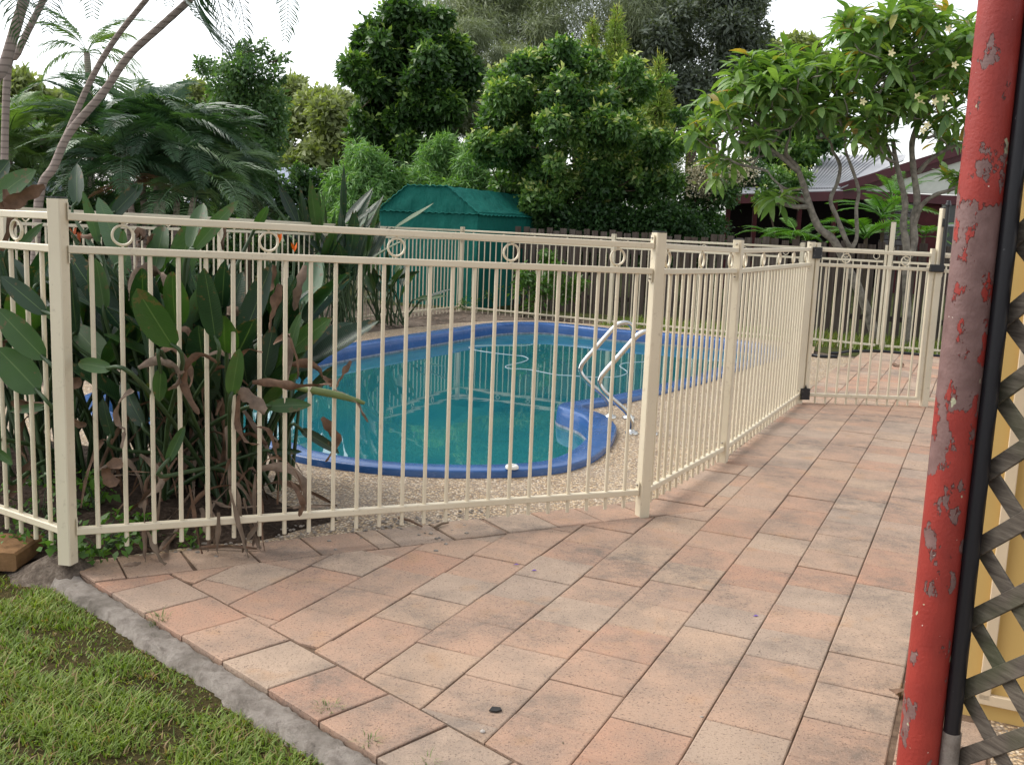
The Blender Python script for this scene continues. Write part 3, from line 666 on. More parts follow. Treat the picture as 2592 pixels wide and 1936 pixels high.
fence_panel('pool_fence', 'fence panel behind the peeling red post, right of the gate', E, (E[0]+1.9, E[1]-0.35), 1.165, 1.16, 19, [0.1, 0.5, 0.9])
# back fence
F = (-0.80, 14.83); G_ = (1.27, 13.585); H = (3.45, 12.45)
fence_post('far corner fence post in front of the green shed', F, 1.165, R(-30), base=-0.08)
fence_post('far fence post left of the handrails, dark trees behind', G_, 1.165, R(-29), base=-0.08)
fence_post('far fence post beside the back gate hinge, near the front hinge post', H, 1.165, R(-28), base=-0.08)
fence_panel('pool_fence', 'far fence panel in front of the green shed and dark trees', F, G_, 1.119, 1.115, 24, [0.08, 0.29, 0.5, 0.71, 0.92], gap=0.122)
fence_panel('pool_fence', 'far fence panel in front of the paling fence, behind the short panel', G_, H, 1.115, 1.111, 24, [0.08, 0.29, 0.5, 0.71, 0.92], gap=0.122)
J = (4.32, 11.90)
g2 = fence_panel('pool_gate', 'smaller back gate seen through the front gate', (H[0]+0.05, H[1]-0.03), (J[0]-0.04, J[1]+0.02), 1.117, 1.117, 9, [0.12, 0.5, 0.88], gap=0.122, group=None, cat='gate', brackets=False)
dd = (Vector(J)-Vector(H)).normalized(); d3 = Vector((dd.x, dd.y, 0)); p3 = Vector((-dd.y, dd.x, 0))
for s in (0.015, (Vector(J)-Vector(H)).length-0.11):
    MB().bbox(Vector((0, 0, 0.545))+d3*s+RZ*0.03, (1.16, 0.03, 0.03), (RZ, d3, p3), 0.003).build('stile', 'cream', g2)
fence_post('tall cream post of the back gate in front of the frangipani trunks', J, 1.445, R(-28), base=-0.11, group=None)
K_ = (J[0]+2.1, J[1]-0.98)
fence_panel('pool_fence', 'far fence panel right of the tall back gate post', J, K_, 1.117, 1.11, 22, [0.08, 0.29, 0.5, 0.71, 0.92], gap=0.122)
# fence on the far left, from the corner back towards the camera
L1_ = (-1.88, 12.45); L2_ = (-2.93, 10.13); L3_ = (-3.95, 7.9)
fence_panel('pool_fence', 'far left fence panel with close pickets left of the green shed', F, L1_, 1.12, 1.15, 25, [0.08, 0.29, 0.5, 0.71, 0.92], gap=0.12)
fence_panel('pool_fence', 'left side fence panel behind the orange strelitzia flowers', L1_, L2_, 1.15, 1.20, 25, [0.08, 0.29, 0.5, 0.71, 0.92], gap=0.115)
fence_panel('pool_fence', 'left side fence panel seen in scraps behind the nearest strelitzia', L2_, L3_, 1.20, 1.24, 25, [0.08, 0.29, 0.5, 0.71, 0.92], gap=0.115)
fence_post('left side fence post behind the far strelitzia clump', L1_, 1.20, R(64), base=-0.08)
fence_post('left side fence post behind the nearest strelitzia clump', L2_, 1.25, R(64), base=-0.08)
fence_post('left side fence post glimpsed at the left edge behind leaves', L3_, 1.29, R(64), base=-0.08)
# ---- paling fence
NP = D2*0
pf = thing('paling_fence', 'weathered grey timber paling fence behind the far pool fence', 'fence', (2.2, 14.6, S0))
pd0 = 14.35
pm = [MB().prism([(-.05, -.008), (.05, -.008), (.05, .008), (-.05, .008)], 0, 1.0).mesh('paling') for _ in range(1)]
pm[0].materials.append(M['paling'])
for i, n_ in enumerate(np.arange(-6.6, 0.8, 0.126)):
    q = nd(n_, pd0); o = link('paling', pm[0], None, pf, (q.x-2.2, q.y-14.6, 0)); o.rotation_euler = (random.uniform(-.012, .012), random.uniform(-.015, .015), TH); o.scale = (random.uniform(.9, 1.02), 1, 1.235+random.uniform(-.035, .03))
for z in (0.25, 0.95):
    a = nd(-6.65, pd0+0.03); b_ = nd(0.85, pd0+0.03)
    MB().bar((a.x-2.2, a.y-14.6, z), (b_.x-2.2, b_.y-14.6, z), 0.035, 0.07).build('fence_rail', 'paling', pf)

# ================================================================== POOL FITTINGS
def handrail(label, X, Y):
    h = thing('pool_handrail', label, 'handrail', (X, Y, 0), 0, 'pool handrails')
    pts = [(0.0, 0, -0.02), (0.0, 0, 0.06), (-0.015, 0, 0.10), (-0.05, 0, 0.145), (-0.13, 0, 0.21), (-0.19, 0, 0.262), (-0.215, 0, 0.30), (-0.215, 0, 0.335), (-0.195, 0, 0.375), (-0.12, 0, 0.47), (-0.02, 0, 0.595), (0.02, 0, 0.632), (0.06, 0, 0.645), (0.10, 0, 0.635), (0.122, 0, 0.60), (0.125, 0, 0.55), (0.125, 0, 0.3), (0.125, 0, -0.02)]
    pts = [(x, y+0.0*z, z) for x, y, z in pts]
    MB().tube(catmull(pts, 4), 0.0165, 14).build('tube', 'steel', h)
    for x in (0.0, 0.125):
        MB().lathe((x, 0, -0.004), [(0.043, 0.0), (0.043, 0.008), (0.036, 0.016), (0.02, 0.02), (0.018, 0.03)], 20).build('flange', 'steel', h)
    return h
handrail('stainless pool handrail farther from the camera, left of its twin', 0.675, 6.80)
handrail('stainless pool handrail nearer the bend post, right of its twin', 0.765, 6.29)
lid = G(1296, 1183, 0.046)
sk = thing('skimmer_lid', 'small white oval lid on the near blue pool coping', 'lid', lid)
MB().lathe((0, 0, 0), [(0.034, -0.004), (0.034, 0.008), (0.026, 0.014), (0.0, 0.014)], 20).build('rim', 'white', sk)
MB().lathe((0, 0, 0.014), [(0.012, 0.0), (0.011, 0.005), (0.0, 0.005)], 12).build('knob', 'white', sk)
z56 = lambda x, y: (1080+x/4.406, 560+y/4.406); z14 = lambda x, y: (1400+x/4.72, 780+y/4.72)
rp = [z56(*q) for q in ((1180, 1372), (1100, 1385), (940, 1385), (720, 1386), (540, 1390), (470, 1406), (540, 1436), (760, 1470), (980, 1495), (1080, 1506), (1132, 1535), (1080, 1566), (980, 1590), (895, 1610), (880, 1628), (940, 1642), (1150, 1655))]
rp += [z14(*q) for q in ((20, 792), (200, 805), (440, 822), (640, 825), (780, 815), (870, 785), (885, 760), (850, 730), (805, 702), (800, 682), (850, 657), (1000, 645), (1120, 640))]
mb = MB().tube(catmull([G(u, v, -0.097) for u, v in rp], 5), 0.0042, 6); o = mb.build('floating_hose', 'rope'); tag(o, 'thin white floating hose curling on the pool water', 'hose')
# ================================================================== RIGHT-HAND SIDE: red post, black pipe, lattice, house wall
pole = thing('veranda_post', 'round red steel post with flaking paint at right edge', 'post', (1.02, 2.30, -0.02))
MB().tube([(0, 0, 0.0), (0, 0, 0.5), (0, 0, 1.2), (0, 0, 2.5)], 0.0475, 40, smooth=True).build('shaft', 'redpaint', pole)
pipe = thing('drain_pipe', 'black plastic pipe strapped against the red post', 'pipe', (1.0730, 2.266, -0.02))
pp = [(0.006, 0, 0.0), (0.002, 0.0, 0.6), (0.003, 0.0, 1.3), (0.0, 0.0, 2.5)]
MB().tube(catmull(pp, 4), 0.019, 20).build('pipe_wall', 'blackpipe', pipe)
MB().tube([(0.006, 0, 0.0), (0.006, 0, 0.16)], 0.0215, 20).build('pipe_socket', 'kerb', pipe)
lat = thing('timber_lattice', 'weathered grey-green timber lattice right of the black pipe', 'lattice', (1.10, 2.30, 0))
LU = Vector((0.37, -0.93, 0)).normalized(); LP = Vector((-LU.y, LU.x, 0)).normalized()
for fam, off in ((1, -0.004), (-1, 0.005)):
    for zc in np.arange(-0.7, 2.6, 0.178):
        a = Vector((0, 0, zc)); dirv = (LU+RZ*(0.88*fam)).normalized()
        # slat crosses s=0..0.75 of the panel
        s0 = -0.03; s1 = 0.75
        p = LU*s0+RZ*(zc+(0.0 if fam == 1 else 0.62)); q = LU*s1+RZ*(zc+(0.66 if fam == 1 else -0.04))
        o = MB()
        d_ = (q-p).normalized(); side = LP; up = d_.cross(side).normalized()
        o.bbox((p+q)/2+LP*off-LU*0.01, ((q-p).length, 0.008, 0.040), (d_, side, up), 0.0015); o.build('slat', 'lattice', lat)
wall = thing('house_wall', 'yellow house wall behind the timber lattice', 'wall', (1.15, 2.72, -0.02))
n3 = Vector((N2.x, N2.y, 0)); d3_ = Vector((D2.x, D2.y, 0))
MB().box(n3*1.0+d3_*0.06+RZ*1.35, (2.0, 0.12, 2.7), (n3, d3_, RZ)).build('wall_sheet', 'yellowwall', wall)
MB().bbox(n3*0.012-d3_*0.006+RZ*1.36, (2.66, 0.03, 0.012), (RZ, n3, d3_), 0.002).build('corner_trim', 'creamtrim', wall)
MB().bbox(n3*0.20-d3_*0.008+RZ*1.35, (2.55, 0.03, 0.016), (RZ, n3, d3_), 0.002).build('frame_strip', 'creamtrim', wall)
MB().bbox(n3*0.75-d3_*0.008+RZ*0.075-n3*0.03, (1.08, 0.016, 0.03), (n3, d3_, RZ), 0.002).build('frame_strip', 'creamtrim', wall)

# ================================================================== GREEN SHED, HOUSE, FAR ROOF
sh = thing('shade_cloth_shed', 'green shade-cloth covered shed with sloping roof behind the far fence', 'shed', (-0.60, 15.25, S0), math.atan2(0.47, -0.88))
# local x = along the front (to the left in the photo), local y = towards the camera side is negative depth
w_, l_, ev, tp = 1.78, 2.2, 1.44, 1.80
def bumpy(v, amp=0.012): return v+Vector((random.uniform(-amp, amp), random.uniform(-amp, amp), random.uniform(-amp, amp)))
def panel(name, a, b_, c, d_, nu=14, nv=8):
    a, b_, c, d_ = map(Vector, (a, b_, c, d_)); vs = []; fs = []
    for j in range(nv+1):
        for i in range(nu+1):
            p = a.lerp(b_, i/nu).lerp(d_.lerp(c, i/nu), j/nv); e = 0 if i in (0, nu) or j in (0, nv) else 1
            sag = -0.02*math.sin(PI*i/nu)*math.sin(PI*j/nv)
            vs.append(p+Vector((random.uniform(-.009, .009)*e, random.uniform(-.012, .012)*e+random.uniform(-.004, .004), random.uniform(-.007, .007)+sag*e*0.8)))
    for j in range(nv):
        for i in range(nu): fs.append((j*(nu+1)+i, j*(nu+1)+i+1, (j+1)*(nu+1)+i+1, (j+1)*(nu+1)+i))
    return MB().add(vs, fs, True).build(name, 'shadecloth', sh)
x0, x1, xa, xb = 0.0, w_, 0.52, 1.26
ydir = -1  # local y axis: rotated, so depth goes to -y
panel('wall_cloth', (x0, 0, 0), (x1, 0, 0), (x1, 0, ev), (x0, 0, ev)); panel('gable_cloth', (x0-.015, .012, ev-.03), (x1+.015, .012, ev-.03), (xb, .012, tp), (xa, .012, tp), 14, 5)
panel('wall_cloth', (x0, ydir*l_, 0), (x0, 0, 0), (x0, 0, ev), (x0, ydir*l_, ev)); panel('wall_cloth', (x1, 0, 0), (x1, ydir*l_, 0), (x1, ydir*l_, ev), (x1, 0, ev)); panel('wall_cloth', (x1, ydir*l_, 0), (x0, ydir*l_, 0), (x0, ydir*l_, ev), (x1, ydir*l_, ev))
panel('roof_cloth', (x0-.04, ydir*l_-.03, ev-.04), (x0-.04, 0.02, ev-.04), (xa, 0.02, tp+.005), (xa, ydir*l_-.03, tp-.03)); panel('roof_cloth', (x1+.04, 0.02, ev-.04), (x1+.04, ydir*l_, ev-.04), (xb, ydir*l_, tp), (xb, 0.02, tp+.005)); panel('roof_cloth', (xa, ydir*l_, tp-.03), (xa, 0.02, tp+.004), (xb, 0.02, tp+.004), (xb, ydir*l_, tp-.03))
# scalloped seam along the eaves
for a, b_ in (((x0-.02, .025, ev-.03), (x1+.02, .025, ev-.03)), ((x0-.05, .02, ev-.04), (x0-.05, ydir*l_, ev-.045)), ((xa, .03, tp+.006), (xb, .03, tp+.006)), ((x0-.03, .03, ev-.02), (xa, .03, tp)), ((x1+.03, .03, ev-.02), (xb, .03, tp))):
    a = Vector(a); b_ = Vector(b_); k = int((b_-a).length/0.035)
    MB().tube([a.lerp(b_, i/k)+RZ*(0.011*math.sin(i*1.9)) for i in range(k+1)], 0.009, 5).build('seam', 'shadecloth', sh)

def quad3(name, pts, material, parent, thick=0.04):
    pts = [Vector(p) for p in pts]; n = (pts[1]-pts[0]).cross(pts[-1]-pts[0]).normalized()*thick
    k = len(pts); vs = pts+[p+n for p in pts]
    return MB().add(vs, [tuple(range(k-1, -1, -1)), tuple(range(k, 2*k))]+[(i, (i+1) % k, k+(i+1) % k, k+i) for i in range(k)]).build(name, material, parent)
HY = 24.0
house = thing('neighbour_house', 'dark maroon house with grey ribbed roof and pale gable beyond the frangipani', 'house', (0, 0, 0))
hp = lambda u, v, Y: at(u, v, Y)
z5 = lambda x, y: (1740+x/3.147, 380+y/3.147)
def hpz(x, y, Y): return at(*z5(x, y), Y)
# low carport roof edge and dark opening
a = hpz(45, 372, 22.6); b_ = hpz(1240, 335, 22.6)
MB().bar(a-RZ*0.08, b_-RZ*0.08, 0.05, 0.20).build('fascia', 'maroon', house)
quad3('carport_roof', [a, b_, b_+Vector((0.2, 5.5, 0.35)), a+Vector((0.2, 5.5, 0.35))], 'roofmetal', house)
for x in (330, 545, 900, 1180):
    p = hpz(x, 400, 22.9); MB().bbox(Vector((p.x, p.y, (p.z-1.2)/2)), (p.z+1.2, 0.09, 0.09), (RZ, Vector((1, 0, 0)), Vector((0, 1, 0)))).build('carport_post', 'maroonwall', house)
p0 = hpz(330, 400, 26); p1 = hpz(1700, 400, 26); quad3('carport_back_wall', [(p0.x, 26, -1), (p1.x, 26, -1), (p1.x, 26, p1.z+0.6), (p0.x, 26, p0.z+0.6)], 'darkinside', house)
# main gable wall on the right
q0 = hpz(1660, 345, HY); q1 = hpz(2700, 345, HY)
quad3('wall', [(q0.x, HY, -1.2), (q1.x, HY, -1.2), (q1.x, HY, q0.z), (q0.x, HY, q0.z)], 'maroonwall', house)
for k_ in range(11):
    zz = hpz(1600, 345, HY-.1).z-0.12-k_*0.125
    for j_ in range(2):
        MB().bbox((hpz(1560, 345, HY-.1).x+0.18+j_*0.36+(0.1 if k_ % 2 else 0), HY-0.12, zz), (0.35, 0.1, 0.11), None, 0.01).build('brick', 'brickgrey', house)
ap = hpz(2260, -60, HY-.3); e0 = hpz(1215, 268, HY-.3)
g0_ = hpz(1380, 325, HY-.05); g1_ = hpz(2190, 335, HY-.05)
quad3('gable_board', [(g0_.x, HY-.05, g0_.z), (g1_.x+3, HY-.05, g0_.z-0.02), (ap.x+0.4, HY-.05, ap.z-0.15)], 'gable', house)
for i in range(1, 7):
    zz = g0_.z+(ap.z-g0_.z)*i/7; xs = g0_.x+(ap.x-g0_.x)*i/7
    MB().bar((xs+0.2, HY-.07, zz), (g1_.x+2, HY-.07, zz), 0.015, 0.012).build('gable_batten', 'gable', house)
MB().bar(e0+Vector((0, 0, -.1)), ap+Vector((0, 0, -.1)), 0.06, 0.20).build('barge_board', 'maroon', house)
MB().bar(e0+Vector((0.0, .2, -.28)), ap+Vector((0, .2, -.28)), 0.06, 0.17).build('barge_board', 'maroon', house)
f0 = hpz(1190, 350, HY-.2); MB().bar(f0, f0+Vector((3.9, 0, -0.06)), 0.06, 0.2).build('eave_board', 'maroon', house)
# ribbed roof slope facing left
r0_ = e0; r1_ = ap; back = Vector((-0.4, 7.0, 0.25))
slope = [hpz(900, 330, 24), hpz(1215, 262, HY-.3), hpz(1720, 92, HY-.3), hpz(1240, 40, 29)]
sl0 = hpz(905, 322, 23.5); sl1 = hpz(1195, 322, 23.5); st0 = hpz(1085, 55, 29.5); st1 = hpz(1740, 45, 29.5)
roof = quad3('roof', [sl0, sl1, hpz(1720, 90, 24.6), st1, st0], 'roofmetal', house, 0.03)
for i in range(15):
    f_ = i/14
    a = sl0.lerp(sl1+(hpz(1720, 90, 24.6)-sl1)*0.0, f_); 
    b_ = st0.lerp(st1, f_*0.72)
    MB().bar(a+RZ*0.04, b_+RZ*0.04, 0.05, 0.05).build('roof_rib', 'roofmetal', roof)
# window
wv0 = hpz(2040, 395, HY-.02)
win = MB().bbox((wv0.x+0.9, HY-.03, wv0.z-0.75), (1.8, 0.03, 1.5), None, 0.01).build('window', 'winglass', house)
for (cx, cz, sx_, sz_) in ((wv0.x+.9, wv0.z, 1.86, .07), (wv0.x+.9, wv0.z-1.5, 1.86, .07), (wv0.x, wv0.z-.75, .07, 1.5), (wv0.x+.9, wv0.z-.58, 1.8, .06)):
    MB().bbox((cx, HY-.07, cz), (sx_, 0.05, sz_), None, 0.008).build('window_frame', 'winframe', win)
# pale roof glimpsed behind the left-hand hedge
fr_ = thing('garden_pavilion', 'pale blue-grey roof glimpsed through dark leaves on the left', 'building', at(520, 480, 24))
org = Vector(fr_.location)
quad3('roof', [at(470, 520, 23)-org, at(860, 545, 23)-org, at(800, 430, 26.5)-org, at(560, 425, 26.5)-org], 'roofblue', fr_, 0.04)
quad3('wall', [at(500, 560, 23.4)-org, at(840, 575, 23.4)-org, at(840, 535, 23.4)-org, at(500, 515, 23.4)-org], 'gable', fr_, 0.04)
fr2 = thing('garden_building', 'pale wall scraps behind the palm at the far left', 'building', at(150, 470, 24)); org = Vector(fr2.location)
quad3('wall', [at(-60, 500, 24)-org, at(190, 510, 24)-org, at(190, 432, 24)-org, at(-60, 420, 24)-org], 'roofblue', fr2, 0.04)
quad3('roof', [at(-80, 425, 23.6)-org, at(210, 437, 23.6)-org, at(180, 408, 26)-org, at(-60, 400, 26)-org], 'roofmetal', fr2, 0.04)


# ================================================================== VEGETATION
def lumps(c, r, k, lr, seed, top=0.25, jit=0.25, bottom=-1.0):
    """k sub-clumps over an ellipsoid: uneven outline."""
    g = np.random.default_rng(seed); out = [(*c, r[0]*0.62, r[1]*0.62, r[2]*0.62, 0.22)]
    while len(out) < k+1:
        d = g.normal(size=3); d /= np.linalg.norm(d)
        if d[2] < bottom: continue
        s = g.uniform(0.66, 1.14); q = g.uniform(0.35, 1.25)*lr
        out.append((c[0]+d[0]*r[0]*s, c[1]+d[1]*r[1]*s, c[2]+d[2]*r[2]*s, q*g.uniform(.8, 1.2), q*g.uniform(.8, 1.2), q*g.uniform(.65, 1.0), 1.0))
    return np.array(out)
def leaf_mass(name, clumps, n, ln, wd, material, parent, seed, droop=0.3, fold=0.25, tipbright=0.55, flat=0.3, jag=0.0):
    g = np.random.default_rng(seed); C_ = clumps
    wgt = C_[:, 6]*(C_[:, 3]*C_[:, 4]*C_[:, 5])**(0.62); wgt = wgt/wgt.sum()
    idx = g.choice(len(C_), n, p=wgt); K = C_[idx]
    d = g.normal(size=(n, 3)); d /= np.linalg.norm(d, axis=1)[:, None]
    rad = g.uniform(0, 1, n)**0.42
    stray = g.uniform(0, 1, n) < 0.13; rad = np.where(stray, rad*g.uniform(1.0, 1.55, n), rad)
    P = K[:, :3]+d*K[:, 3:6]*rad[:, None]
    up = np.array([0, 0, 1.0])
    axis = d*0.7+g.normal(size=(n, 3))*0.75; axis[:, 2] -= droop; axis /= np.linalg.norm(axis, axis=1)[:, None]
    nr = d*0.5+up*flat+g.normal(size=(n, 3))*0.6; side = np.cross(axis, nr); side /= np.linalg.norm(side, axis=1)[:, None]+1e-9
    nn = np.cross(side, axis)
    L = ln*(g.uniform(0.45, 1.3, n)*np.where(g.uniform(0, 1, n) < 0.12, 1.35, 1.0))[:, None]; W = wd*g.uniform(0.7, 1.25, n)[:, None]
    V = np.stack([P, P+axis*L*0.45+side*W*0.5+nn*W*fold, P+axis*L-nn*L*0.12*droop, P+axis*L*0.45-side*W*0.5+nn*W*fold], 1).reshape(-1, 3)
    Fc = np.arange(n*4).reshape(n, 4)
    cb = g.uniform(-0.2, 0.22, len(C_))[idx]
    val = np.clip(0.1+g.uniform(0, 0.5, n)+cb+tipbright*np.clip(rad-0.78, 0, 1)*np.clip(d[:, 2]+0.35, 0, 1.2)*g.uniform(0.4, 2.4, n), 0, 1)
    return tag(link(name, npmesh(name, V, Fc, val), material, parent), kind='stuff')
def limbs(mb, base, tips, r0, seed, n=6, curve=0.25, nodes0=None, seg=4, rmin=0.010, shrink=0.72):
    """branches: every tip joins the nearest lower node already grown."""
    rnd = random.Random(seed); nodes = nodes0 or [(Vector(base), r0)]
    for tp in sorted([Vector(t) for t in tips], key=lambda t: (t-Vector(base)).length):
        best = min(nodes, key=lambda q: (q[0]-tp).length+(2.0*max(0, q[0].z-tp.z+0.05)))
        p, r = best; d = tp-p; L = d.length
        if L < 0.03: continue
        bow = Vector((rnd.uniform(-1, 1), rnd.uniform(-1, 1), -0.7*rnd.random()))*L*curve*0.5
        pts = [p+d*(i/seg)+bow*math.sin(PI*i/seg)+Vector((rnd.uniform(-1, 1), rnd.uniform(-1, 1), rnd.uniform(-1, 1)))*L*0.025*(0 < i < seg) for i in range(seg+1)]
        r1 = max(rmin, r*shrink); r2 = max(rmin*0.8, r1*0.6)
        rads = [r1+(r2-r1)*i/seg for i in range(seg+1)]
        mb.tube(pts, rads, n, cap=True)
        nodes += [(pts[i], rads[i]) for i in range(1, seg+1)]
    return nodes
def tree(name, label, cat, base, trunk, r0, clumps, n, ln, wd, material, seed, group=None, bark='bark', **kw):
    root = thing(name, label, cat, base, 0, group); b0 = Vector(base)
    mb = MB(); tp = [Vector(t)-b0 for t in trunk]; k = len(tp)
    cm = catmull(tp, 4) if k > 2 else tp
    rr = [r0*(1-0.55*i/(len(cm)-1)) for i in range(len(cm))]
    mb.tube(cm, rr, 8)
    nodes = [(cm[i], rr[i]) for i in range(len(cm)//3, len(cm))]
    tips = [Vector(c[:3])-b0 for c in clumps[1:]]
    limbs(mb, cm[-1], tips, rr[-1], seed, 5, nodes0=nodes, rmin=0.012)
    mb.build('trunk', bark, root)
    cl = clumps.copy(); cl[:, :3] -= np.array(b0)
    leaf_mass('crown', cl, n, ln, wd, material, root, seed+1, **kw)
    return root
def pxtree(name, label, px, Y, rpx, k, lrpx, basepx, r0, n, ln, wd, material, seed, cat='tree', ry=None, **kw):
    """px = crown centre in the photo at distance Y; rpx = half extents."""
    s = Y/FPX; c = at(px[0], px[1], Y); r = (rpx[0]*s, ry or rpx[0]*s*0.8, rpx[1]*s)
    cl = lumps(c, r, k, lrpx*s, seed, bottom=kw.pop('bottom', -1.0))
    bp = at(basepx, 560, Y); base = Vector((bp.x, bp.y, S0))
    tr = [base, base.lerp(c, 0.35)+Vector((0.08, 0, 0)), base.lerp(c, 0.75)]
    return tree(name, label, cat, base, tr, r0, cl, n, ln, wd, material, seed, **kw)

# --- far trees
GB = 'garden trees beyond the pool'
pxtree('far_tree', 'hazy pale olive tree between the slender tree and the big dark tree', (800, 370), 38, (150, 125), 26, 48, 800, 0.22, 15000, 0.32, 0.16, 'lf_olive', 11, group=GB)
pxtree('far_tree', 'small pale olive tree top behind the slender tree', (715, 245), 44, (60, 38), 10, 26, 720, 0.2, 3500, 0.28, 0.14, 'lf_olive', 12, group=GB, bottom=-0.2)
pxtree('far_tree', 'rounded olive tree behind the palms at the left edge', (85, 290), 40, (95, 75), 16, 40, 90, 0.25, 9000, 0.32, 0.16, 'lf_olive', 13, group=GB)
pxtree('far_tree', 'pale rounded tree top behind the frangipani crowns', (1985, 150), 42, (95, 48), 14, 32, 1990, 0.25, 6000, 0.3, 0.16, 'lf_olive', 14, group=GB)
pxtree('far_tree', 'dark leafy tree low behind the palm clump on the left', (60, 420), 30, (130, 90), 18, 45, 60, 0.25, 9000, 0.24, 0.12, 'lf_lilly', 15, group=GB)
fw = []
g_ = np.random.default_rng(19)
for i in range(120):
    x = -24+48*i/119+g_.uniform(-.3, .3); y = 33+g_.uniform(-1.5, 1.5); h = g_.uniform(0.9, 1.5); fw.append((x, y, h*0.7, 0.9, 0.8, h, 1.0))
tag(leaf_mass('far_wood', np.array(fw), 26000, 0.3, 0.16, 'lf_hedge', None, 19), 'dark band of bushes far behind everything', 'bushes')
# --- big casuarina and its dark neighbour
pxtree('casuarina_tree', 'tall grey-green fine-leaved tree rising out of the top of the picture', (1440, 60), 27, (345, 200), 60, 85, 1480, 0.26, 120000, 0.24, 0.019, 'lf_casuarina', 21, droop=0.9, tipbright=0.2, group=GB)
pxtree('casuarina_tree', 'drooping grey-green fine-leaved bough tree between the two dark trees', (1215, 225), 22, (95, 150), 24, 45, 1240, 0.12, 36000, 0.18, 0.016, 'lf_casuarina', 22, droop=1.0, tipbright=0.2, group=GB)
pxtree('dark_grey_tree', 'dark blue-grey tree with sparse top left of the frangipani crowns', (1755, 130), 25, (165, 175), 46, 44, 1740, 0.22, 34000, 0.15, 0.06, 'lf_grey', 23, tipbright=0.3, group=GB)
# --- broadleaf trees
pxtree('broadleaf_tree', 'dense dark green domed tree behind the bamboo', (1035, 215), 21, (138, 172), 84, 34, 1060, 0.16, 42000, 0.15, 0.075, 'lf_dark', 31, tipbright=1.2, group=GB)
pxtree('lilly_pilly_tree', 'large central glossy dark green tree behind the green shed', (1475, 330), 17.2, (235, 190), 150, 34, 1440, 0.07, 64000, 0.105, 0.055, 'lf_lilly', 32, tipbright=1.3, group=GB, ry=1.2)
# lime-tipped conifers behind it
def conifer(label, top, Y, hw, hpx, seed):
    s = Y/FPX; t_ = at(*top, Y); g = np.random.default_rng(seed); cl = []
    for i in range(16):
        f_ = (i+1)/16; rr = hw*s*f_
        for j in range(4): 
            a = g.uniform(0, 2*PI); cl.append((t_.x+math.cos(a)*rr*0.7, t_.y+math.sin(a)*rr*0.7, t_.z-f_*hpx*s, rr*0.45+0.05, rr*0.45+0.05, 0.16+rr*0.35, 1.0))
    cl = np.array([(t_.x, t_.y, t_.z-hpx*s*0.5, hw*s*0.2, hw*s*.2, hpx*s*0.4, 0.3)]+cl)
    base = Vector((t_.x, t_.y, S0)); return tree('conifer', label, 'tree', base, [base, Vector((t_.x, t_.y, t_.z*0.5)), t_], 0.06, cl, 12000, 0.13, 0.02, 'lf_lime', seed, group='lime tipped conifers', droop=-0.5, tipbright=0.9)
conifer('tallest golden-tipped conifer spire behind the central tree', (1562, 18), 20, 75, 330, 41)
conifer('second golden-tipped conifer spire, below the tallest', (1500, 55), 20, 55, 280, 42)
conifer('lime green conifer spire right of the central tree', (1668, 150), 19, 70, 260, 43)
# slender tree on the left
s_ = 14.5/FPX; cl = []
g_ = np.random.default_rng(51)
for (u, v, r_) in ((620, 130, 26), (600, 175, 34), (640, 190, 42), (575, 215, 48), (530, 170, 22), (505, 165, 16), (690, 150, 16), (665, 120, 14), (720, 145, 10), (640, 260, 56), (570, 290, 58), (690, 260, 40), (700, 190, 20), (620, 340, 66), (560, 370, 50), (680, 350, 50), (610, 430, 62), (650, 400, 50), (560, 440, 40), (700, 300, 32), (600, 250, 45)):
    p = at(u, v, 14.5+g_.uniform(-.35, .35)); cl.append((p.x, p.y, p.z, r_*s_, r_*s_, r_*s_*1.1, 1.0))
base = G(622, 800, 0); base = at(628, 700, 14.5); base.z = S0
tree('slender_tree', 'slender tree with small leaves left of the bluish roof', 'tree', base, [base, at(624, 520, 14.5), at(612, 400, 14.5), at(622, 260, 14.5), at(612, 140, 14.5)], 0.045, np.array(cl), 11000, 0.085, 0.042, 'lf_slender', 51, tipbright=0.6, group=GB)
# --- bamboo clumps: weeping canes with narrow leaves
def bamboo(label, cx, topv, Y, hw, seed, ncane=34, botv=560):
    g = np.random.default_rng(seed); s = Y/FPX; b0 = at(cx, 560, Y); b0.z = S0
    root = thing('bamboo_clump', label, 'bamboo', b0, 0, 'weeping bamboo clumps'); mb = MB(); cl = []
    zt = at(cx, topv, Y).z-S0
    for i in range(ncane):
        a = g.uniform(0, 2*PI); q = g.uniform(0.1, 1)**0.6; hx = hw*s*q
        h = zt*(1.02-0.45*q*q)*g.uniform(.88, 1.02)
        o = Vector((math.cos(a), math.sin(a)*0.8, 0))
        pts = [o*0.15, o*hx*0.35+RZ*h*0.6, o*hx*0.7+RZ*h*0.93, o*hx*0.95+RZ*h*0.96, o*hx*1.15+RZ*h*0.78]
        cm = catmull(pts, 3); mb.tube(cm, [0.010-0.0075*j/len(cm) for j in range(len(cm))], 5)
        for j in range(4, len(cm)):
            p = cm[j]; r_ = 0.13+0.05*g.random(); cl.append((p.x, p.y, p.z, r_*1.1, r_*1.1, r_, 1.0))
        for zz in g.uniform(0.25, 0.85, 3):
            cl.append((o.x*hx*0.9, o.y*hx*0.9, h*zz, 0.17, 0.17, 0.16, 1.0))
    mb.build('canes', 'lf_bamboo', root); leaf_mass('leaves', np.array(cl), 26000, 0.17, 0.024, 'lf_bamboo', root, seed+1, droop=0.75, tipbright=0.5)
bamboo('left weeping light green bamboo clump above the far strelitzia', 930, 355, 18.6, 118, 61)
bamboo('right weeping light green bamboo clump above the shed roof', 1145, 318, 18.9, 125, 62)
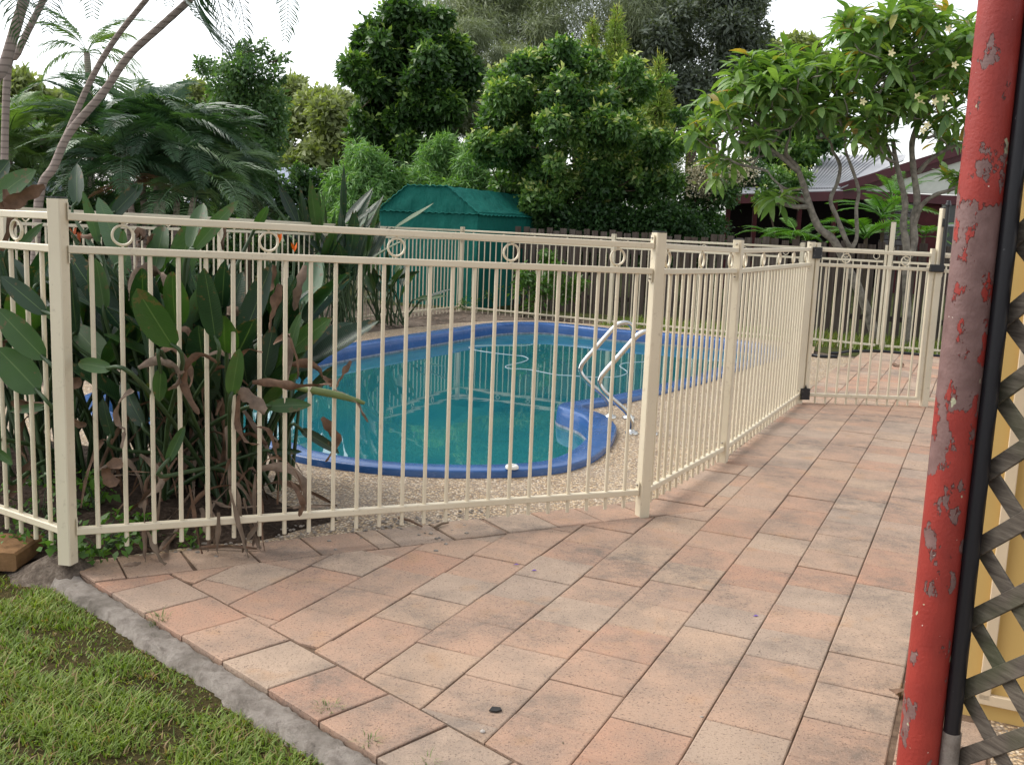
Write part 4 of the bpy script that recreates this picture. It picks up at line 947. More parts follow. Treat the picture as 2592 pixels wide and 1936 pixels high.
# --- hedges and low shrubs
def shrub(name, label, pts, Y, n, ln, wd, material, seed, group='dark shrubs behind the pool fence', **kw):
    cl = []; g = np.random.default_rng(seed); s = Y/FPX
    for (u, v, r_) in pts:
        yy = Y+g.uniform(-.3, .3); p = at(u, v, yy); cl.append((p.x, p.y, p.z, r_*s, r_*s, r_*s*0.9, 1.0))
    b = at(pts[0][0], 600, Y); b.z = S0
    root = thing(name, label, 'shrub', b, 0, group); mb = MB(); b0 = Vector(b)
    limbs(mb, (0, 0, 0), [Vector(c[:3])-b0 for c in cl], 0.035, seed, 5); mb.build('stems', 'bark', root)
    cl = np.array(cl); cl[:, :3] -= np.array(b0); leaf_mass('foliage', cl, n, ln, wd, material, root, seed+1, **kw); return root
shrub('vine_hedge', 'dark leafy hedge in front of the bluish roof', [(u, v, 42) for u, v in ((560, 500), (620, 520), (690, 510), (740, 540), (780, 560), (600, 560), (660, 570), (720, 590), (560, 570), (800, 600))]+[(u, v, 26) for u, v in ((640, 455), (700, 462), (760, 470), (820, 490), (590, 450), (730, 490), (780, 500), (800, 450), (840, 470), (670, 440), (760, 440), (850, 520), (620, 430))], 19.5, 12000, 0.10, 0.055, 'lf_hedge', 71)
shrub('dark_shrub', 'dark shrub behind the palms at the far left', [(40, 560, 80), (150, 570, 85), (260, 560, 80), (20, 640, 80), (180, 660, 85), (330, 580, 70), (420, 590, 60), (470, 560, 45)], 12.8, 13000, 0.11, 0.05, 'lf_hedge', 72)
shrub('dark_shrub', 'dark shrub filling the gap under the slender tree', [(500, 590, 55), (580, 610, 55), (660, 620, 55), (740, 640, 55), (820, 640, 50), (620, 670, 60), (740, 690, 60), (530, 680, 60)], 15.8, 9000, 0.09, 0.05, 'lf_hedge', 73)
shrub('dark_shrub', 'dark understorey shrub right of the green shed', [(1370, 560, 48), (1440, 570, 52), (1520, 560, 55), (1600, 565, 55), (1680, 560, 55), (1740, 575, 45), (1420, 640, 50), (1500, 650, 50), (1580, 650, 40)], 16.8, 15000, 0.085, 0.045, 'lf_hedge', 74)
pxtree('far_tree', 'mid green tree glimpsed behind the left frangipani branches', (1990, 370), 28, (85, 75), 14, 38, 1990, 0.12, 9000, 0.2, 0.1, 'lf_lilly', 16, group=GB)
pxtree('far_tree', 'soft green tree left of the slender tree behind the palm clump', (440, 330), 34, (110, 95), 18, 42, 440, 0.2, 11000, 0.26, 0.13, 'lf_olive', 17, group=GB)
shrub('dark_shrub', 'dark shrub between the shed roof and the central tree', [(1290, 440, 34), (1330, 470, 36), (1300, 490, 34), (1350, 510, 36), (1270, 470, 26), (1320, 520, 34)], 18.0, 5000, 0.10, 0.05, 'lf_lilly', 79)
shrub('dark_shrub', 'dark shrub in the gap between the two bamboo clumps', [(1040, 420, 34), (1030, 460, 34), (1060, 490, 34), (1010, 490, 30), (1080, 450, 28)], 21.0, 4000, 0.11, 0.055, 'lf_dark', 80)
shrub('fresh_shrub', 'bright green weedy shrub behind the far fence beside the shed', [(1330, 700, 26), (1370, 730, 30), (1400, 690, 30), (1350, 770, 22), (1430, 740, 26), (1460, 720, 22), (1385, 650, 22), (1310, 740, 14)], 14.35, 1500, 0.085, 0.04, 'lf_weed', 75)
shrub('flowering_shrub', 'white-flowering dark shrub left of the maroon carport', [(1800, 420, 44), (1850, 440, 50), (1780, 470, 50), (1900, 430, 40), (1830, 490, 44), (1760, 540, 48), (1700, 520, 50), (1720, 600, 52), (1800, 585, 48), (1660, 590, 50)], 18.6, 11000, 0.08, 0.04, 'lf_hedge', 76)
fl_ = np.array([(*(at(u, v, 18.25)), 42*18/FPX, 0.12, 40*18/FPX, 1.0) for u, v in ((1790, 430), (1840, 440), (1800, 470), (1880, 430), (1760, 460))])
fs_ = bpy.data.objects['flowering_shrub']; fl_[:, :3] -= np.array(fs_.location); leaf_mass('blossom', fl_, 1700, 0.045, 0.045, 'creamflower', fs_, 77)
shrub('green_shrub', 'mid green shrub below the frangipani and behind the carport edge', [(1960, 450, 34), (2000, 470, 34), (1940, 500, 30), (2030, 450, 26)], 20.5, 2600, 0.09, 0.045, 'lf_lilly', 78)
# bright weeds at the foot of the far fence
def weed(label, c, n, r, h, seed, ln=0.05, name='weed', material='lf_weed', cat='weed', wd=0.028):
    root = thing(name, label, cat, c, 0, 'weeds round the fence'); g = random.Random(seed); mb = MB()
    tips = [(g.uniform(-r, r), g.uniform(-r, r), g.uniform(0.25, 1)*h) for _ in range(max(4, n//9))]
    for t_ in tips: mb.tube([(t_[0]*.1, t_[1]*.1, 0), (t_[0]*.5, t_[1]*.5, t_[2]*.7), t_], 0.0022, 4)
    mb.build('stem', 'stalk', root)
    cl = np.array([(*t_, 0.05, 0.05, 0.03, 1.0) for t_ in tips]); leaf_mass('leaves', cl, n, ln, wd, material, root, seed, flat=1.6, droop=0.1); return root
weed('green creeper on the far bottom rail by the corner post', G(1175, 783), 70, 0.16, 0.16, 81); weed('green creeper sprig left of the fresh shrub at the far rail', G(1255, 775), 60, 0.18, 0.30, 82)

# --- palms
def frond_mesh(L, n, leaf, width, droop, seed, stiff=0.4, hang=0.6, vshape=0.5):
    g = random.Random(seed); mb = MB(); pts = []
    for i in range(13):
        s = i/12; a = s*droop; pts.append(Vector((L*(math.sin(a)/droop if droop else s), 0, L*((math.cos(a)-1)/droop if droop else 0))))
    mb.tube(pts, [0.013*(1-0.85*i/12) for i in range(13)], 5)
    for i in range(n):
        s = 0.16+0.84*i/(n-1); k = s*12; j = min(11, int(k)); p = pts[j].lerp(pts[j+1], k-j); tg = (pts[j+1]-pts[j]).normalized()
        ll = leaf*math.sin(PI*(0.10+0.86*s)**0.8)*g.uniform(.85, 1.1)+0.04
        for sd in (-1, 1):
            d0 = (tg*0.75+Vector((0, sd, 0))*0.95+Vector((0, 0, vshape))*0.6+Vector((g.uniform(-.1, .1), 0, g.uniform(-.12, .12)))).normalized()
            d1 = (d0+Vector((0, 0, -hang))).normalized(); w = width*0.5; wv = tg*w*0.9+Vector((0, 0, w*0.45))
            m_ = p+d0*ll*0.5; e = m_+d1*ll*0.5
            mb.add([p-wv*0.4, p+wv*0.4, m_+wv, m_-wv, e], [(0, 1, 2, 3), (3, 2, 4)])
    return mb.mesh('frond')
FR = [frond_mesh(1.7, 52, 0.46, 0.040, 1.7, 1, hang=0.8), frond_mesh(1.9, 60, 0.5, 0.040, 2.2, 2, hang=1.0), frond_mesh(1.5, 50, 0.42, 0.038, 1.2, 3)]
FB = [frond_mesh(2.4, 60, 0.62, 0.035, 1.5, 4, hang=1.2, vshape=0.2), frond_mesh(2.2, 56, 0.6, 0.035, 2.0, 5, hang=1.5, vshape=0.1)]
fmc = {}
def add_frond(root, me, loc, az, el, roll, sc, material):
    key = (me.name, material)
    if key not in fmc:
        c = me.copy(); c.materials.append(M[material]); fmc[key] = c
    o = link('frond', fmc[key], None, root, loc)
    o.rotation_euler = (roll, -el, az); o.scale = (sc, sc, sc); return o
def palm_clump(label, base, crowns, nfr, seed, sc=1.0, material='lf_palm', dead=0.08, group='palms on the left'):
    root = thing('palm_clump', label, 'palm', base, 0, group); g = random.Random(seed); b0 = Vector(base); mb = MB()
    for cpos in crowns:
        c = Vector(cpos)-b0; st = Vector((c.x*0.4, c.y*0.4, 0)); mb.tube([st, st.lerp(c, .5)+Vector((0.03, 0, 0)), c], [0.05, 0.042, 0.034], 8)
        for i in range(nfr):
            el = R(g.uniform(8, 86)); add_frond(root, g.choice(FR), c, 2*PI*i/nfr*2.4+g.uniform(-.3, .3), el, g.uniform(-.3, .3), sc*g.uniform(.7, 1.08), 'lf_palmdead' if g.random() < dead and el < 0.6 else material)
    mb.build('stems', 'bark_palm', root); return root
def pw(u, v, Y): return at(u, v, Y)
b = pw(380, 600, 11.8); b.z = S0
palm_clump('large dark feathery palm clump behind the nearest strelitzia', b, [pw(395, 440, 11.8), pw(320, 450, 11.4), pw(455, 420, 12.2), pw(290, 380, 12.0), pw(490, 500, 11.6), pw(410, 350, 12.0), pw(350, 330, 12.3), pw(500, 430, 12.3)], 21, 91, 0.80)
b = pw(60, 600, 12.5); b.z = S0
palm_clump('feathery palm clump at the left edge below the leaning trunks', b, [pw(60, 450, 12.5), pw(-60, 430, 12.2), pw(170, 430, 12.9), pw(110, 350, 12.6), pw(20, 370, 12.4)], 17, 92, 0.66, 'lf_palmlight')
def solo_palm(label, trunkpts, r, fronds, seed, material='lf_palm', meshes=FB, base=None, group='palms on the left'):
    b = Vector(base) if base else Vector(trunkpts[0]); root = thing('palm_tree', label, 'palm', b, 0, group)
    cm = catmull([Vector(p)-b for p in trunkpts], 5); mb = MB(); mb.tube(cm, [r*(1.12-0.3*i/(len(cm)-1))*(1+0.025*math.sin(i*2.6)) for i in range(len(cm))], 12); mb.build('trunk', 'bark_palm', root)
    top = cm[-1]; g = random.Random(seed)
    for (az, el, roll, sc, mm) in fronds: add_frond(root, meshes[g.randrange(len(meshes))], top, R(az), R(el), R(roll), sc, mm or material)
    return root
z1 = lambda x, y: (x/2.4578, y/2.4578)
def zp(x, y, Y): return at(*z1(x, y), Y)
ring = [(az, el, 0, 1.0, None) for az, el in ((0, 40), (45, 20), (90, 50), (135, 25), (180, 45), (225, 15), (270, 40), (315, 25), (20, 70), (200, 72))]
def gz(p): q = Vector(p); q.z = S0; return q
solo_palm('thicker leaning palm trunk at the upper left corner', [gz(zp(-140, 900, 8.6)), zp(-60, 700, 8.6), zp(30, 400, 8.6), zp(150, 0, 8.6), zp(230, -260, 8.6), zp(360, -700, 8.6)], 0.044, ring, 101)
solo_palm('thinner leaning palm trunk beside the thick one at the left', [gz(zp(-40, 900, 9.2)), zp(40, 560, 9.2), zp(110, 330, 9.2), zp(270, 0, 9.2), zp(380, -250, 9.2), zp(560, -700, 9.2)], 0.030, ring+[(262, 2, 0, 0.95, None), (292, 0, 0, 0.85, None), (275, -8, 0, 0.8, None)], 102)
solo_palm('upper of the two crossing leaning palm trunks', [gz(zp(180, 1500, 10.4)), zp(250, 1250, 10.4), zp(345, 1000, 10.4), zp(450, 760, 10.4), zp(575, 480, 10.4), zp(720, 240, 10.4), zp(910, 0, 10.4), zp(1060, -180, 10.4), zp(1330, -520, 10.4)], 0.030, [(200, -55, 40, 0.9, None), (250, 30, 0, 1, None), (120, 30, 0, 1, None), (30, 35, 0, 1, None), (320, 10, 0, 0.9, None), (80, 70, 0, 0.9, None)], 103)
solo_palm('lower of the two crossing leaning palm trunks, reaching farthest right', [gz(zp(180, 1500, 10.0)), zp(240, 1250, 10.0), zp(335, 1040, 10.0), zp(430, 830, 10.0), zp(640, 580, 10.0), zp(800, 350, 10.0), zp(1000, 165, 10.0), zp(1180, 0, 10.0), zp(1330, -170, 10.0), zp(1650, -560, 10.0), zp(2000, -800, 9.6)], 0.037, [(285, -8, 0, 0.62, None), (345, -2, 0, 0.5, None), (180, 30, 0, 1, None), (240, 20, 0, 1, None), (300, -25, 0, 0.5, None), (60, 70, 0, 1, None), (120, 40, 0, 1, None)], 104)
pf_ = zp(545, 330, 30); solo_palm('distant palm with pale fronds between the leaning trunks', [gz(zp(560, 900, 30)), zp(555, 600, 30), zp(540, 330, 30)], 0.10, [(az, el, 0, 1.0, 'lf_palmlight') for az, el in ((0, 30), (40, 10), (80, 55), (130, 20), (175, 40), (210, 5), (250, 50), (300, 15), (330, 45), (20, 70), (190, 75), (150, -15), (30, -20))], 105)
# --- frangipani trees
def petal_leaf(L, W, seed, curl=0.25):
    g = random.Random(seed); mb = MB(); n = 7; vs = []
    for i in range(n):
        s = i/(n-1); w = W*0.5*(math.sin(PI*min(1, s*0.92+0.04))**0.75)*(0.55+0.6*s if s < 0.7 else 1.0) if 0 < i < n-1 else 0.002
        x = L*s; z = -curl*L*s*s+0.04*L*math.sin(PI*s)
        vs += [(x, -w, z+w*0.28), (x, 0, z), (x, w, z+w*0.28)]
    fs = []
    for i in range(n-1): fs += [(i*3, i*3+1, i*3+4, i*3+3), (i*3+1, i*3+2, i*3+5, i*3+4)]
    return mb.add(vs, fs, True).mesh('leaf')
FL = [petal_leaf(0.27, 0.095, 1, 0.25), petal_leaf(0.31, 0.095, 2, 0.45), petal_leaf(0.22, 0.085, 3, 0.1), petal_leaf(0.25, 0.10, 4, 0.75)]
for f_ in FL: f_.materials.append(M['lf_frangi'])
def frangipani(label, base, trunks, tips, seed, flowers=()):
    root = thing('frangipani_tree', label, 'tree', base, 0, 'frangipani trees'); b0 = Vector(base); g = random.Random(seed); mb = MB(); nodes = []
    for pts, r0, r1 in trunks:
        cm = catmull([Vector(p)-b0 for p in pts], 4); rr = [r0+(r1-r0)*i/(len(cm)-1) for i in range(len(cm))]; rr = [r*(1+0.07*math.sin(i*1.7+seed)) for i, r in enumerate(rr)]
        rr = [r*0.74 for r in rr]; mb.tube(cm, rr, 9); nodes += [(cm[i], rr[i]) for i in range(len(cm)//2, len(cm))]
    T = [Vector(t_)-b0 for t_ in tips]
    # forks one level below the tips
    forks = []
    for t_ in T[::3]: forks.append(t_.lerp(min(nodes, key=lambda q: (q[0]-t_).length)[0], 0.42)+Vector((g.uniform(-.06, .06), g.uniform(-.06, .06), -0.03)))
    nodes = limbs(mb, nodes[-1][0], forks, 0.03, seed, 7, curve=0.3, nodes0=nodes, seg=4, rmin=0.016, shrink=0.8)
    limbs(mb, nodes[-1][0], T, 0.016, seed+1, 6, curve=0.25, nodes0=nodes, seg=3, rmin=0.010, shrink=0.85)
    mb.build('trunk', 'bark_frangi', root)
    leaves = []
    for t_ in T:
        k = g.randint(9, 14); a0 = g.uniform(0, 2*PI)
        for i in range(k):
            el = R(g.uniform(-38, 62)); az = a0+i*2.4+g.uniform(-.2, .2); leaves.append((t_+Vector((g.uniform(-.02, .02), g.uniform(-.02, .02), g.uniform(-.02, .03))), az, el, g.uniform(-.4, .4), g.uniform(.7, 1.1), g.randrange(4)))
    leaves.sort(key=lambda q: (q[0]+b0).y)
    for (p, az, el, ro, sc, k) in leaves[:300]:
        o = link('leaf', FL[k], None, root, p); o.rotation_euler = (ro, -el, az); o.scale = (sc, sc, sc)
    V = []; Fq = []; vals = []; off = 0
    base_v = [np.array([v.co for v in f_.vertices]) for f_ in FL]; base_f = [np.array([list(p.vertices) for p in f_.polygons]) for f_ in FL]
    for (p, az, el, ro, sc, k) in leaves[300:]:
        from mathutils import Euler
        mt = np.array(Euler((ro, -el, az)).to_matrix())*sc; v = base_v[k]@mt.T+np.array(p); V.append(v); Fq.append(base_f[k]+off); off += len(v); vals += [min(1, g.random()*1.03)]*len(base_f[k])
    if V: tag(link('leaves', npmesh('leaves', np.concatenate(V), np.concatenate(Fq), np.array(vals)), 'lf_frangi2', root), kind='stuff')
    for p in flowers:
        p = Vector(p)-b0; m_ = MB()
        for i in range(5):
            a = 2*PI*i/5; d_ = Vector((math.cos(a), -0.35, math.sin(a))); s_ = Vector((-math.sin(a), 0, math.cos(a))); m_.add([Vector((0, 0, 0)), d_*0.02+s_*0.014, d_*0.042+s_*0.008, d_*0.045-s_*0.006, d_*0.022-s_*0.012], [(0, 1, 2, 3, 4)])
        m_.build('flower', 'flower', root, p)
    return root
def f5(x, y, Y): return at(*z5(x, y), Y)
def dsp(u, v): return (u*1.1718, v*1.1718)
def crown_tips(cells, seed, Y, dy):
    g = random.Random(seed); out = []
    for (u, v, ru, rv, k) in cells:
        for _ in range(int(k*1.75)):
            a = g.uniform(0, 2*PI); q = math.sqrt(g.random()); uu, vv = dsp(u+math.cos(a)*ru*q, v+math.sin(a)*rv*q); out.append(at(uu, vv, Y+g.uniform(-dy, dy)))
    return out
YL = 12.75; bL = G(2222, 866, S0); YL = bL.y
tL = [([bL, f5(1390, 1170, YL), f5(1290, 960, YL), f5(1170, 725, YL), f5(1050, 620, YL), f5(975, 450, YL), f5(935, 310, YL), f5(870, 140, YL), f5(790, 50, YL)], 0.085, 0.042),
      ([f5(1330, 820, YL), f5(1270, 730, YL), f5(1195, 545, YL), f5(1140, 400, YL), f5(1195, 260, YL+.1), f5(1215, 120, YL+.1), f5(1150, 0, YL+.15)], 0.045, 0.026),
      ([f5(1310, 780, YL-.1), f5(1350, 690, YL-.1), f5(1345, 470, YL-.15), f5(1365, 340, YL-.15), f5(1330, 200, YL-.2), f5(1270, 40, YL-.2)], 0.035, 0.024),
      ([f5(885, 180, YL), f5(700, 20, YL-.1), f5(560, -40, YL-.2), f5(350, -70, YL-.3)], 0.04, 0.02),
      ([f5(930, 310, YL), f5(790, 310, YL-.3), f5(690, 240, YL-.4), f5(640, 170, YL-.4)], 0.022, 0.014)]
tips = crown_tips([(1510, 285, 30, 22, 5), (1570, 230, 50, 40, 14), (1640, 165, 55, 38, 15), (1720, 150, 60, 40, 14), (1690, 215, 70, 45, 14), (1790, 165, 50, 45, 10), (1600, 300, 60, 25, 6), (1760, 240, 50, 40, 8), (1680, 430, 30, 12, 3), (1560, 360, 40, 30, 3)], 111, YL, 0.85)
frangipani('left frangipani tree with leaning lichen-grey trunk', bL, tL, tips, 111)
bR = G(2296, 872, S0); YR = bR.y
tR = [([bR, f5(1745, 1000, YR), f5(1745, 770, YR), f5(1720, 600, YR), f5(1735, 430, YR), f5(1700, 250, YR), f5(1660, 90, YR), f5(1640, -60, YR+.1)], 0.075, 0.035),
      ([f5(1760, 850, YR), f5(1805, 740, YR), f5(1800, 560, YR), f5(1830, 400, YR), f5(1800, 150, YR), f5(1790, -60, YR), f5(1850, -250, YR)], 0.07, 0.04),
      ([f5(1800, 620, YR), f5(1860, 450, YR-.1), f5(1960, 365, YR-.2), f5(2090, 320, YR-.3), f5(2190, 285, YR-.4)], 0.045, 0.022),
      ([f5(1840, 180, YR), f5(1930, 80, YR-.1), f5(2060, 0, YR-.2), f5(2200, -60, YR-.3)], 0.04, 0.022)]
tips = crown_tips([(1870, 70, 60, 40, 14), (1960, 45, 70, 42, 18), (2050, 90, 60, 60, 17), (1880, 140, 70, 45, 15), (1980, 150, 70, 50, 16), (2060, 190, 50, 50, 10), (1930, 220, 70, 40, 12), (1850, 240, 50, 40, 9), (2040, 270, 50, 40, 7), (1890, 300, 50, 25, 5), (2070, 400, 40, 25, 3)], 112, YR, 0.9)
fl_px = [(2365, 258), (2392, 250), (2330, 262), (2322, 245), (2335, 330), (2346, 318), (2416, 165), (2256, 135), (2400, 74), (2184, 258)]
frangipani('right frangipani tree with upright trunks and cream flowers', bR, tR, tips, 112, [at(u, v, YR-0.95) for u, v in fl_px])
# tree fern / norfolk seedlings in front of the carport
def fern(label, base, n, L, seed, name='garden_fern', up=(15, 60)):
    root = thing(name, label, 'fern', base, 0, 'ferns behind the paling fence'); g = random.Random(seed)
    me = frond_mesh(0.8, 46, 0.15, 0.011, 1.0, seed, hang=0.15, vshape=0.05); me.materials.append(M['lf_palmlight' if False else 'fernleaf'])
    for i in range(n):
        o = link('frond', me, None, root, (g.uniform(-.05, .05), g.uniform(-.05, .05), g.uniform(0, 0.1))); o.rotation_euler = (g.uniform(-.3, .3), -R(g.uniform(*up)), 2*PI*i/n+g.uniform(-.3, .3)); sc = L*g.uniform(.75, 1.1); o.scale = (sc, sc, sc)
    return root
leafmat('fernleaf', [(0.0, (0.07, 0.19, 0.02)), (1.0, (0.16, 0.34, 0.05))], trans=0.35, obj_random=True)
for i, (x, y, n, L, lab) in enumerate(((1560, 560, 11, 1.1, 'bright fern crown in front of the grey bricks'), (1640, 420, 9, 0.9, 'upright fern against the pale gable'), (1420, 720, 12, 1.2, 'low bright fern between the frangipani trunks'), (880, 700, 10, 0.9, 'fern left of the left frangipani trunk'), (660, 720, 9, 0.8, 'darkish fern above the palings at the carport'), (1880, 700, 9, 0.8, 'fern right of the right frangipani trunks'))):
    p = f5(x, y, 16.2); root = fern(lab, p, n, L, 120+i, up=(20, 75) if i == 1 else (5, 55)); MB().tube([(0, 0, -p.z+S0), (0.02, 0, -p.z*.5), (0, 0, 0.05)], [0.035, 0.03, 0.03], 7).build('stem', 'bark', root)

# --- strelitzia (bird of paradise) clumps
def blade_mesh(mid, wid, nrm0, cup=0.28, name='leaf', nseg=10, wav=0.0, seed=0, point=0.6):
    """leaf blade along a midrib (list of 3 control points), with a channelled section."""
    g = random.Random(seed); cm = [Vector(p) for p in mid]
    def bz(s): return cm[0]*(1-s)**2+cm[1]*2*s*(1-s)+cm[2]*s*s
    vs = []; uv = []; nA = 5
    for i in range(nseg+1):
        s = i/nseg; p = bz(s); tg = (bz(min(1, s+.02))-bz(max(0, s-.02))).normalized()
        sd = tg.cross(Vector(nrm0)).normalized(); nn = sd.cross(tg).normalized()
        prof = (math.sin(PI*min(1, max(0, s))**0.86))**point if 0 < i < nseg else 0.04
        w = wid*0.5*prof
        for j in range(nA):
            t_ = (j-(nA-1)/2)/((nA-1)/2); rip = wav*wid*math.sin(s*17+seed+t_*2)*abs(t_)
            vs.append(p+sd*(w*t_)+nn*(cup*w*abs(t_)**1.3+rip)); uv.append((s, t_, 0))
    fs = [(i*nA+j, i*nA+j+1, (i+1)*nA+j+1, (i+1)*nA+j) for i in range(nseg) for j in range(nA-1)]
    me = MB().add(vs, fs, True).mesh(name)
    a = me.attributes.new('uvw', 'FLOAT_VECTOR', 'POINT'); a.data.foreach_set('vector', [x for q in uv for x in q])
    return me
def st_leaf(root, base, tip, wid, foot, nrm=None, bow=0.06, material='st_dark', cup=0.3, seed=0, stalk=True, point=0.6):
    o0 = Vector(root.location); base = Vector(base)-o0; tip = Vector(tip)-o0; foot = Vector(foot)-o0; L = (tip-base).length; g = random.Random(seed)
    nr = Vector(nrm) if nrm else Vector((g.uniform(-.5, .5), -1, g.uniform(0.0, .7)))
    nr.normalize(); midp = (base+tip)/2+nr*bow*L+Vector((0, 0, 0.02*L))
    lf = link('leaf', blade_mesh([base, midp, tip], wid, nr, cup, 'leaf', 10, 0.012, seed, point), material, root)
    if stalk:
        d = (midp-base).normalized(); L2 = (base-foot).length
        pts = catmull([foot, foot.lerp(base, 0.45)+Vector((0, 0, 0.06*L2)), base-d*0.06*L2, base+d*0.02], 4)
        MB().tube(pts, [0.0105-0.004*i/(len(pts)-1) for i in range(len(pts))], 6).build('stalk', 'stalk', lf)
    return lf
def dead_ribbon(root, pts, wid, seed, material='deadleaf', twist=1.2, name='dead_leaf'):
    o0 = Vector(root.location); cm = catmull([Vector(p)-o0 for p in pts], 5); g = random.Random(seed); n = len(cm); vs = []; nA = 4; ph = g.uniform(0, 6)
    for i in range(n):
        s = i/(n-1); tg = (cm[min(i+1, n-1)]-cm[max(i-1, 0)]).normalized(); a = tg.cross(Vector((0.2, 1, 0.1))).normalized(); bb = tg.cross(a)
        an = ph+twist*math.sin(s*4+ph)+s*twist; x = a*math.cos(an)+bb*math.sin(an); y = tg.cross(x); w = wid*0.5*(math.sin(PI*(0.08+0.87*s))**0.6)*(1+0.2*math.sin(s*19+ph))
        for j in range(nA):
            t_ = j/(nA-1)*2-1; vs.append(cm[i]+x*(w*t_)+y*(w*0.55*abs(t_)+w*0.15*math.sin(i*1.7+j)))
    fs = [(i*nA+j, i*nA+j+1, (i+1)*nA+j+1, (i+1)*nA+j) for i in range(n-1) for j in range(nA-1)]
    return MB().add(vs, fs, True).build(name, material, root)
q4 = lambda x, y: (x/2.4578, 500+y/2.4578)
def a4(x, y, Y): return at(*q4(x, y), Y)
PXM = 1/2.4578/FPX
cN = Vector((-1.36, 4.42, 0.05))
stn = thing('strelitzia_plant', 'nearest bird-of-paradise clump with browned leaves behind the wide fence panel', 'plant', cN, 0, 'bird of paradise plants')
def foot1(g): return cN+Vector((g.uniform(-.30, .30), g.uniform(-.22, .22), -0.02))
hero = [  # base, tip, width (zoom px), distance, material
 ((1340, 890), (1270, 440), 170, 4.15, 'st_dark'), ((1080, 935), (850, 565), 205, 4.05, 'st_green'), ((700, 1068), (485, 1030), 95, 3.95, 'st_green'), ((480, 860), (440, 410), 125, 4.25, 'st_dark'),
 ((650, 700), (595, 380), 150, 4.2, 'st_green'), ((1500, 905), (1690, 410), 150, 4.25, 'st_dark'), ((1700, 1060), (2062, 748), 140, 4.35, 'st_green'), ((1780, 1040), (1870, 712), 75, 4.2, 'st_green'),
 ((1440, 1235), (1490, 938), 105, 4.0, 'st_green'), ((1650, 1300), (1935, 1290), 95, 3.95, 'st_green'), ((975, 1150), (858, 690), 55, 4.0, 'st_dark'), ((800, 500), (610, 0), 125, 4.5, 'st_pale'),
 ((760, 420), (770, 200), 75, 4.4, 'st_green'), ((620, 300), (515, -40), 70, 4.6, 'st_pale'), ((700, 110), (890, -90), 95, 4.8, 'st_dark'), ((620, 200), (860, -80), 100, 4.9, 'st_dark'), ((480, 50), (480, -210), 100, 5.0, 'st_dark'),
 ((1190, 330), (1265, 35), 130, 4.5, 'st_green'), ((1200, 340), (1485, 20), 95, 4.4, 'st_green'), ((1110, 520), (1190, 150), 170, 4.6, 'st_green'), ((960, 470), (1020, 170), 150, 4.5, 'st_green'), ((1580, 210), (1668, 55), 60, 4.6, 'st_green'),
 ((1000, 860), (940, 480), 140, 4.4, 'st_dark'), ((1180, 800), (1100, 470), 150, 4.5, 'st_dark'), ((1380, 700), (1400, 390), 110, 4.5, 'st_dark'), ((770, 800), (720, 470), 110, 4.45, 'st_dark'), ((1040, 1650), (1150, 1420), 70, 3.85, 'st_green'),
 ((700, 1500), (640, 1250), 90, 3.95, 'st_dark'), ((900, 1430), (760, 1130), 110, 4.05, 'st_dark'), ((1640, 1130), (1700, 800), 130, 4.3, 'st_dark'), ((1560, 1160), (1830, 830), 110, 4.4, 'st_dark'), ((1860, 1440), (2110, 1590), 70, 4.1, 'st_dark'), ((1660, 1580), (1880, 1580), 45, 4.1, 'st_dark'),
 ((1000, 1060), (990, 1270), 90, 3.95, 'st_green'), ((1900, 1240), (2090, 1045), 70, 4.3, 'st_dark'),
]
def fy(p, P_, Q_):
    u, v = q4(*p); r = ray(u, v); P_ = Vector(P_); Q_ = Vector(Q_); d = Q_-P_      # where the ray meets the fence plane
    tt = (P_.x*d.y-P_.y*d.x)/(r.x*d.y-r.y*d.x); return r.y*tt
FRONT = {0, 1, 2, 8, 9, 26, 33}
for i, (bp_, tp_, w_px, Y, mt) in enumerate(hero):
    if i in FRONT: Y = fy(tp_, A, B)-0.06
    g = random.Random(200+i); st_leaf(stn, a4(*bp_, Y), a4(*tp_, Y+g.uniform(-.12, .12)), w_px*PXM*Y, foot1(g), (g.uniform(-.35, .35), -1, g.uniform(-.1, .5)), g.uniform(-.08, .12), mt, g.uniform(.15, .4), 200+i, point=g.choice((0.42, 0.5, 0.65)))
def random_clump(root, centre, n, hgt, ll, ww, seed, spread=0.35, mats=('st_dark', 'st_dark', 'st_green'), lean=(8, 48), fspread=0.22, point=0.6):
    g = random.Random(seed); c = Vector(centre)
    for i in range(n):
        az = g.uniform(0, 2*PI); ln_ = R(g.uniform(*lean)); h = hgt*g.uniform(.35, .8); f_ = c+Vector((g.uniform(-fspread, fspread), g.uniform(-fspread, fspread), -0.02))
        dh = Vector((math.cos(az), math.sin(az), 0)); base = f_+dh*(h*math.tan(ln_)*0.6)+RZ*h; L = ll*g.uniform(.7, 1.2); l2 = ln_*1.35
        tip = base+(dh*math.sin(l2)+RZ*math.cos(l2))*L; nr = -dh*0.8+RZ*0.5+Vector((g.uniform(-.5, .5), g.uniform(-.7, .1), 0))
        st_leaf(root, base, tip, ww*g.uniform(.75, 1.25), f_, nr, g.uniform(-.1, .06), g.choice(mats), g.uniform(.2, .45), seed*100+i, point=point)
random_clump(stn, cN+Vector((0, 0.32, 0)), 44, 1.05, 0.38, 0.13, 13, mats=('st_dark', 'st_dark', 'st_pale'), lean=(4, 30), fspread=0.32)
random_clump(stn, cN+Vector((0, 0.1, 0)), 62, 1.0, 0.36, 0.12, 3, mats=('st_dark', 'st_dark', 'st_dark', 'st_green'))
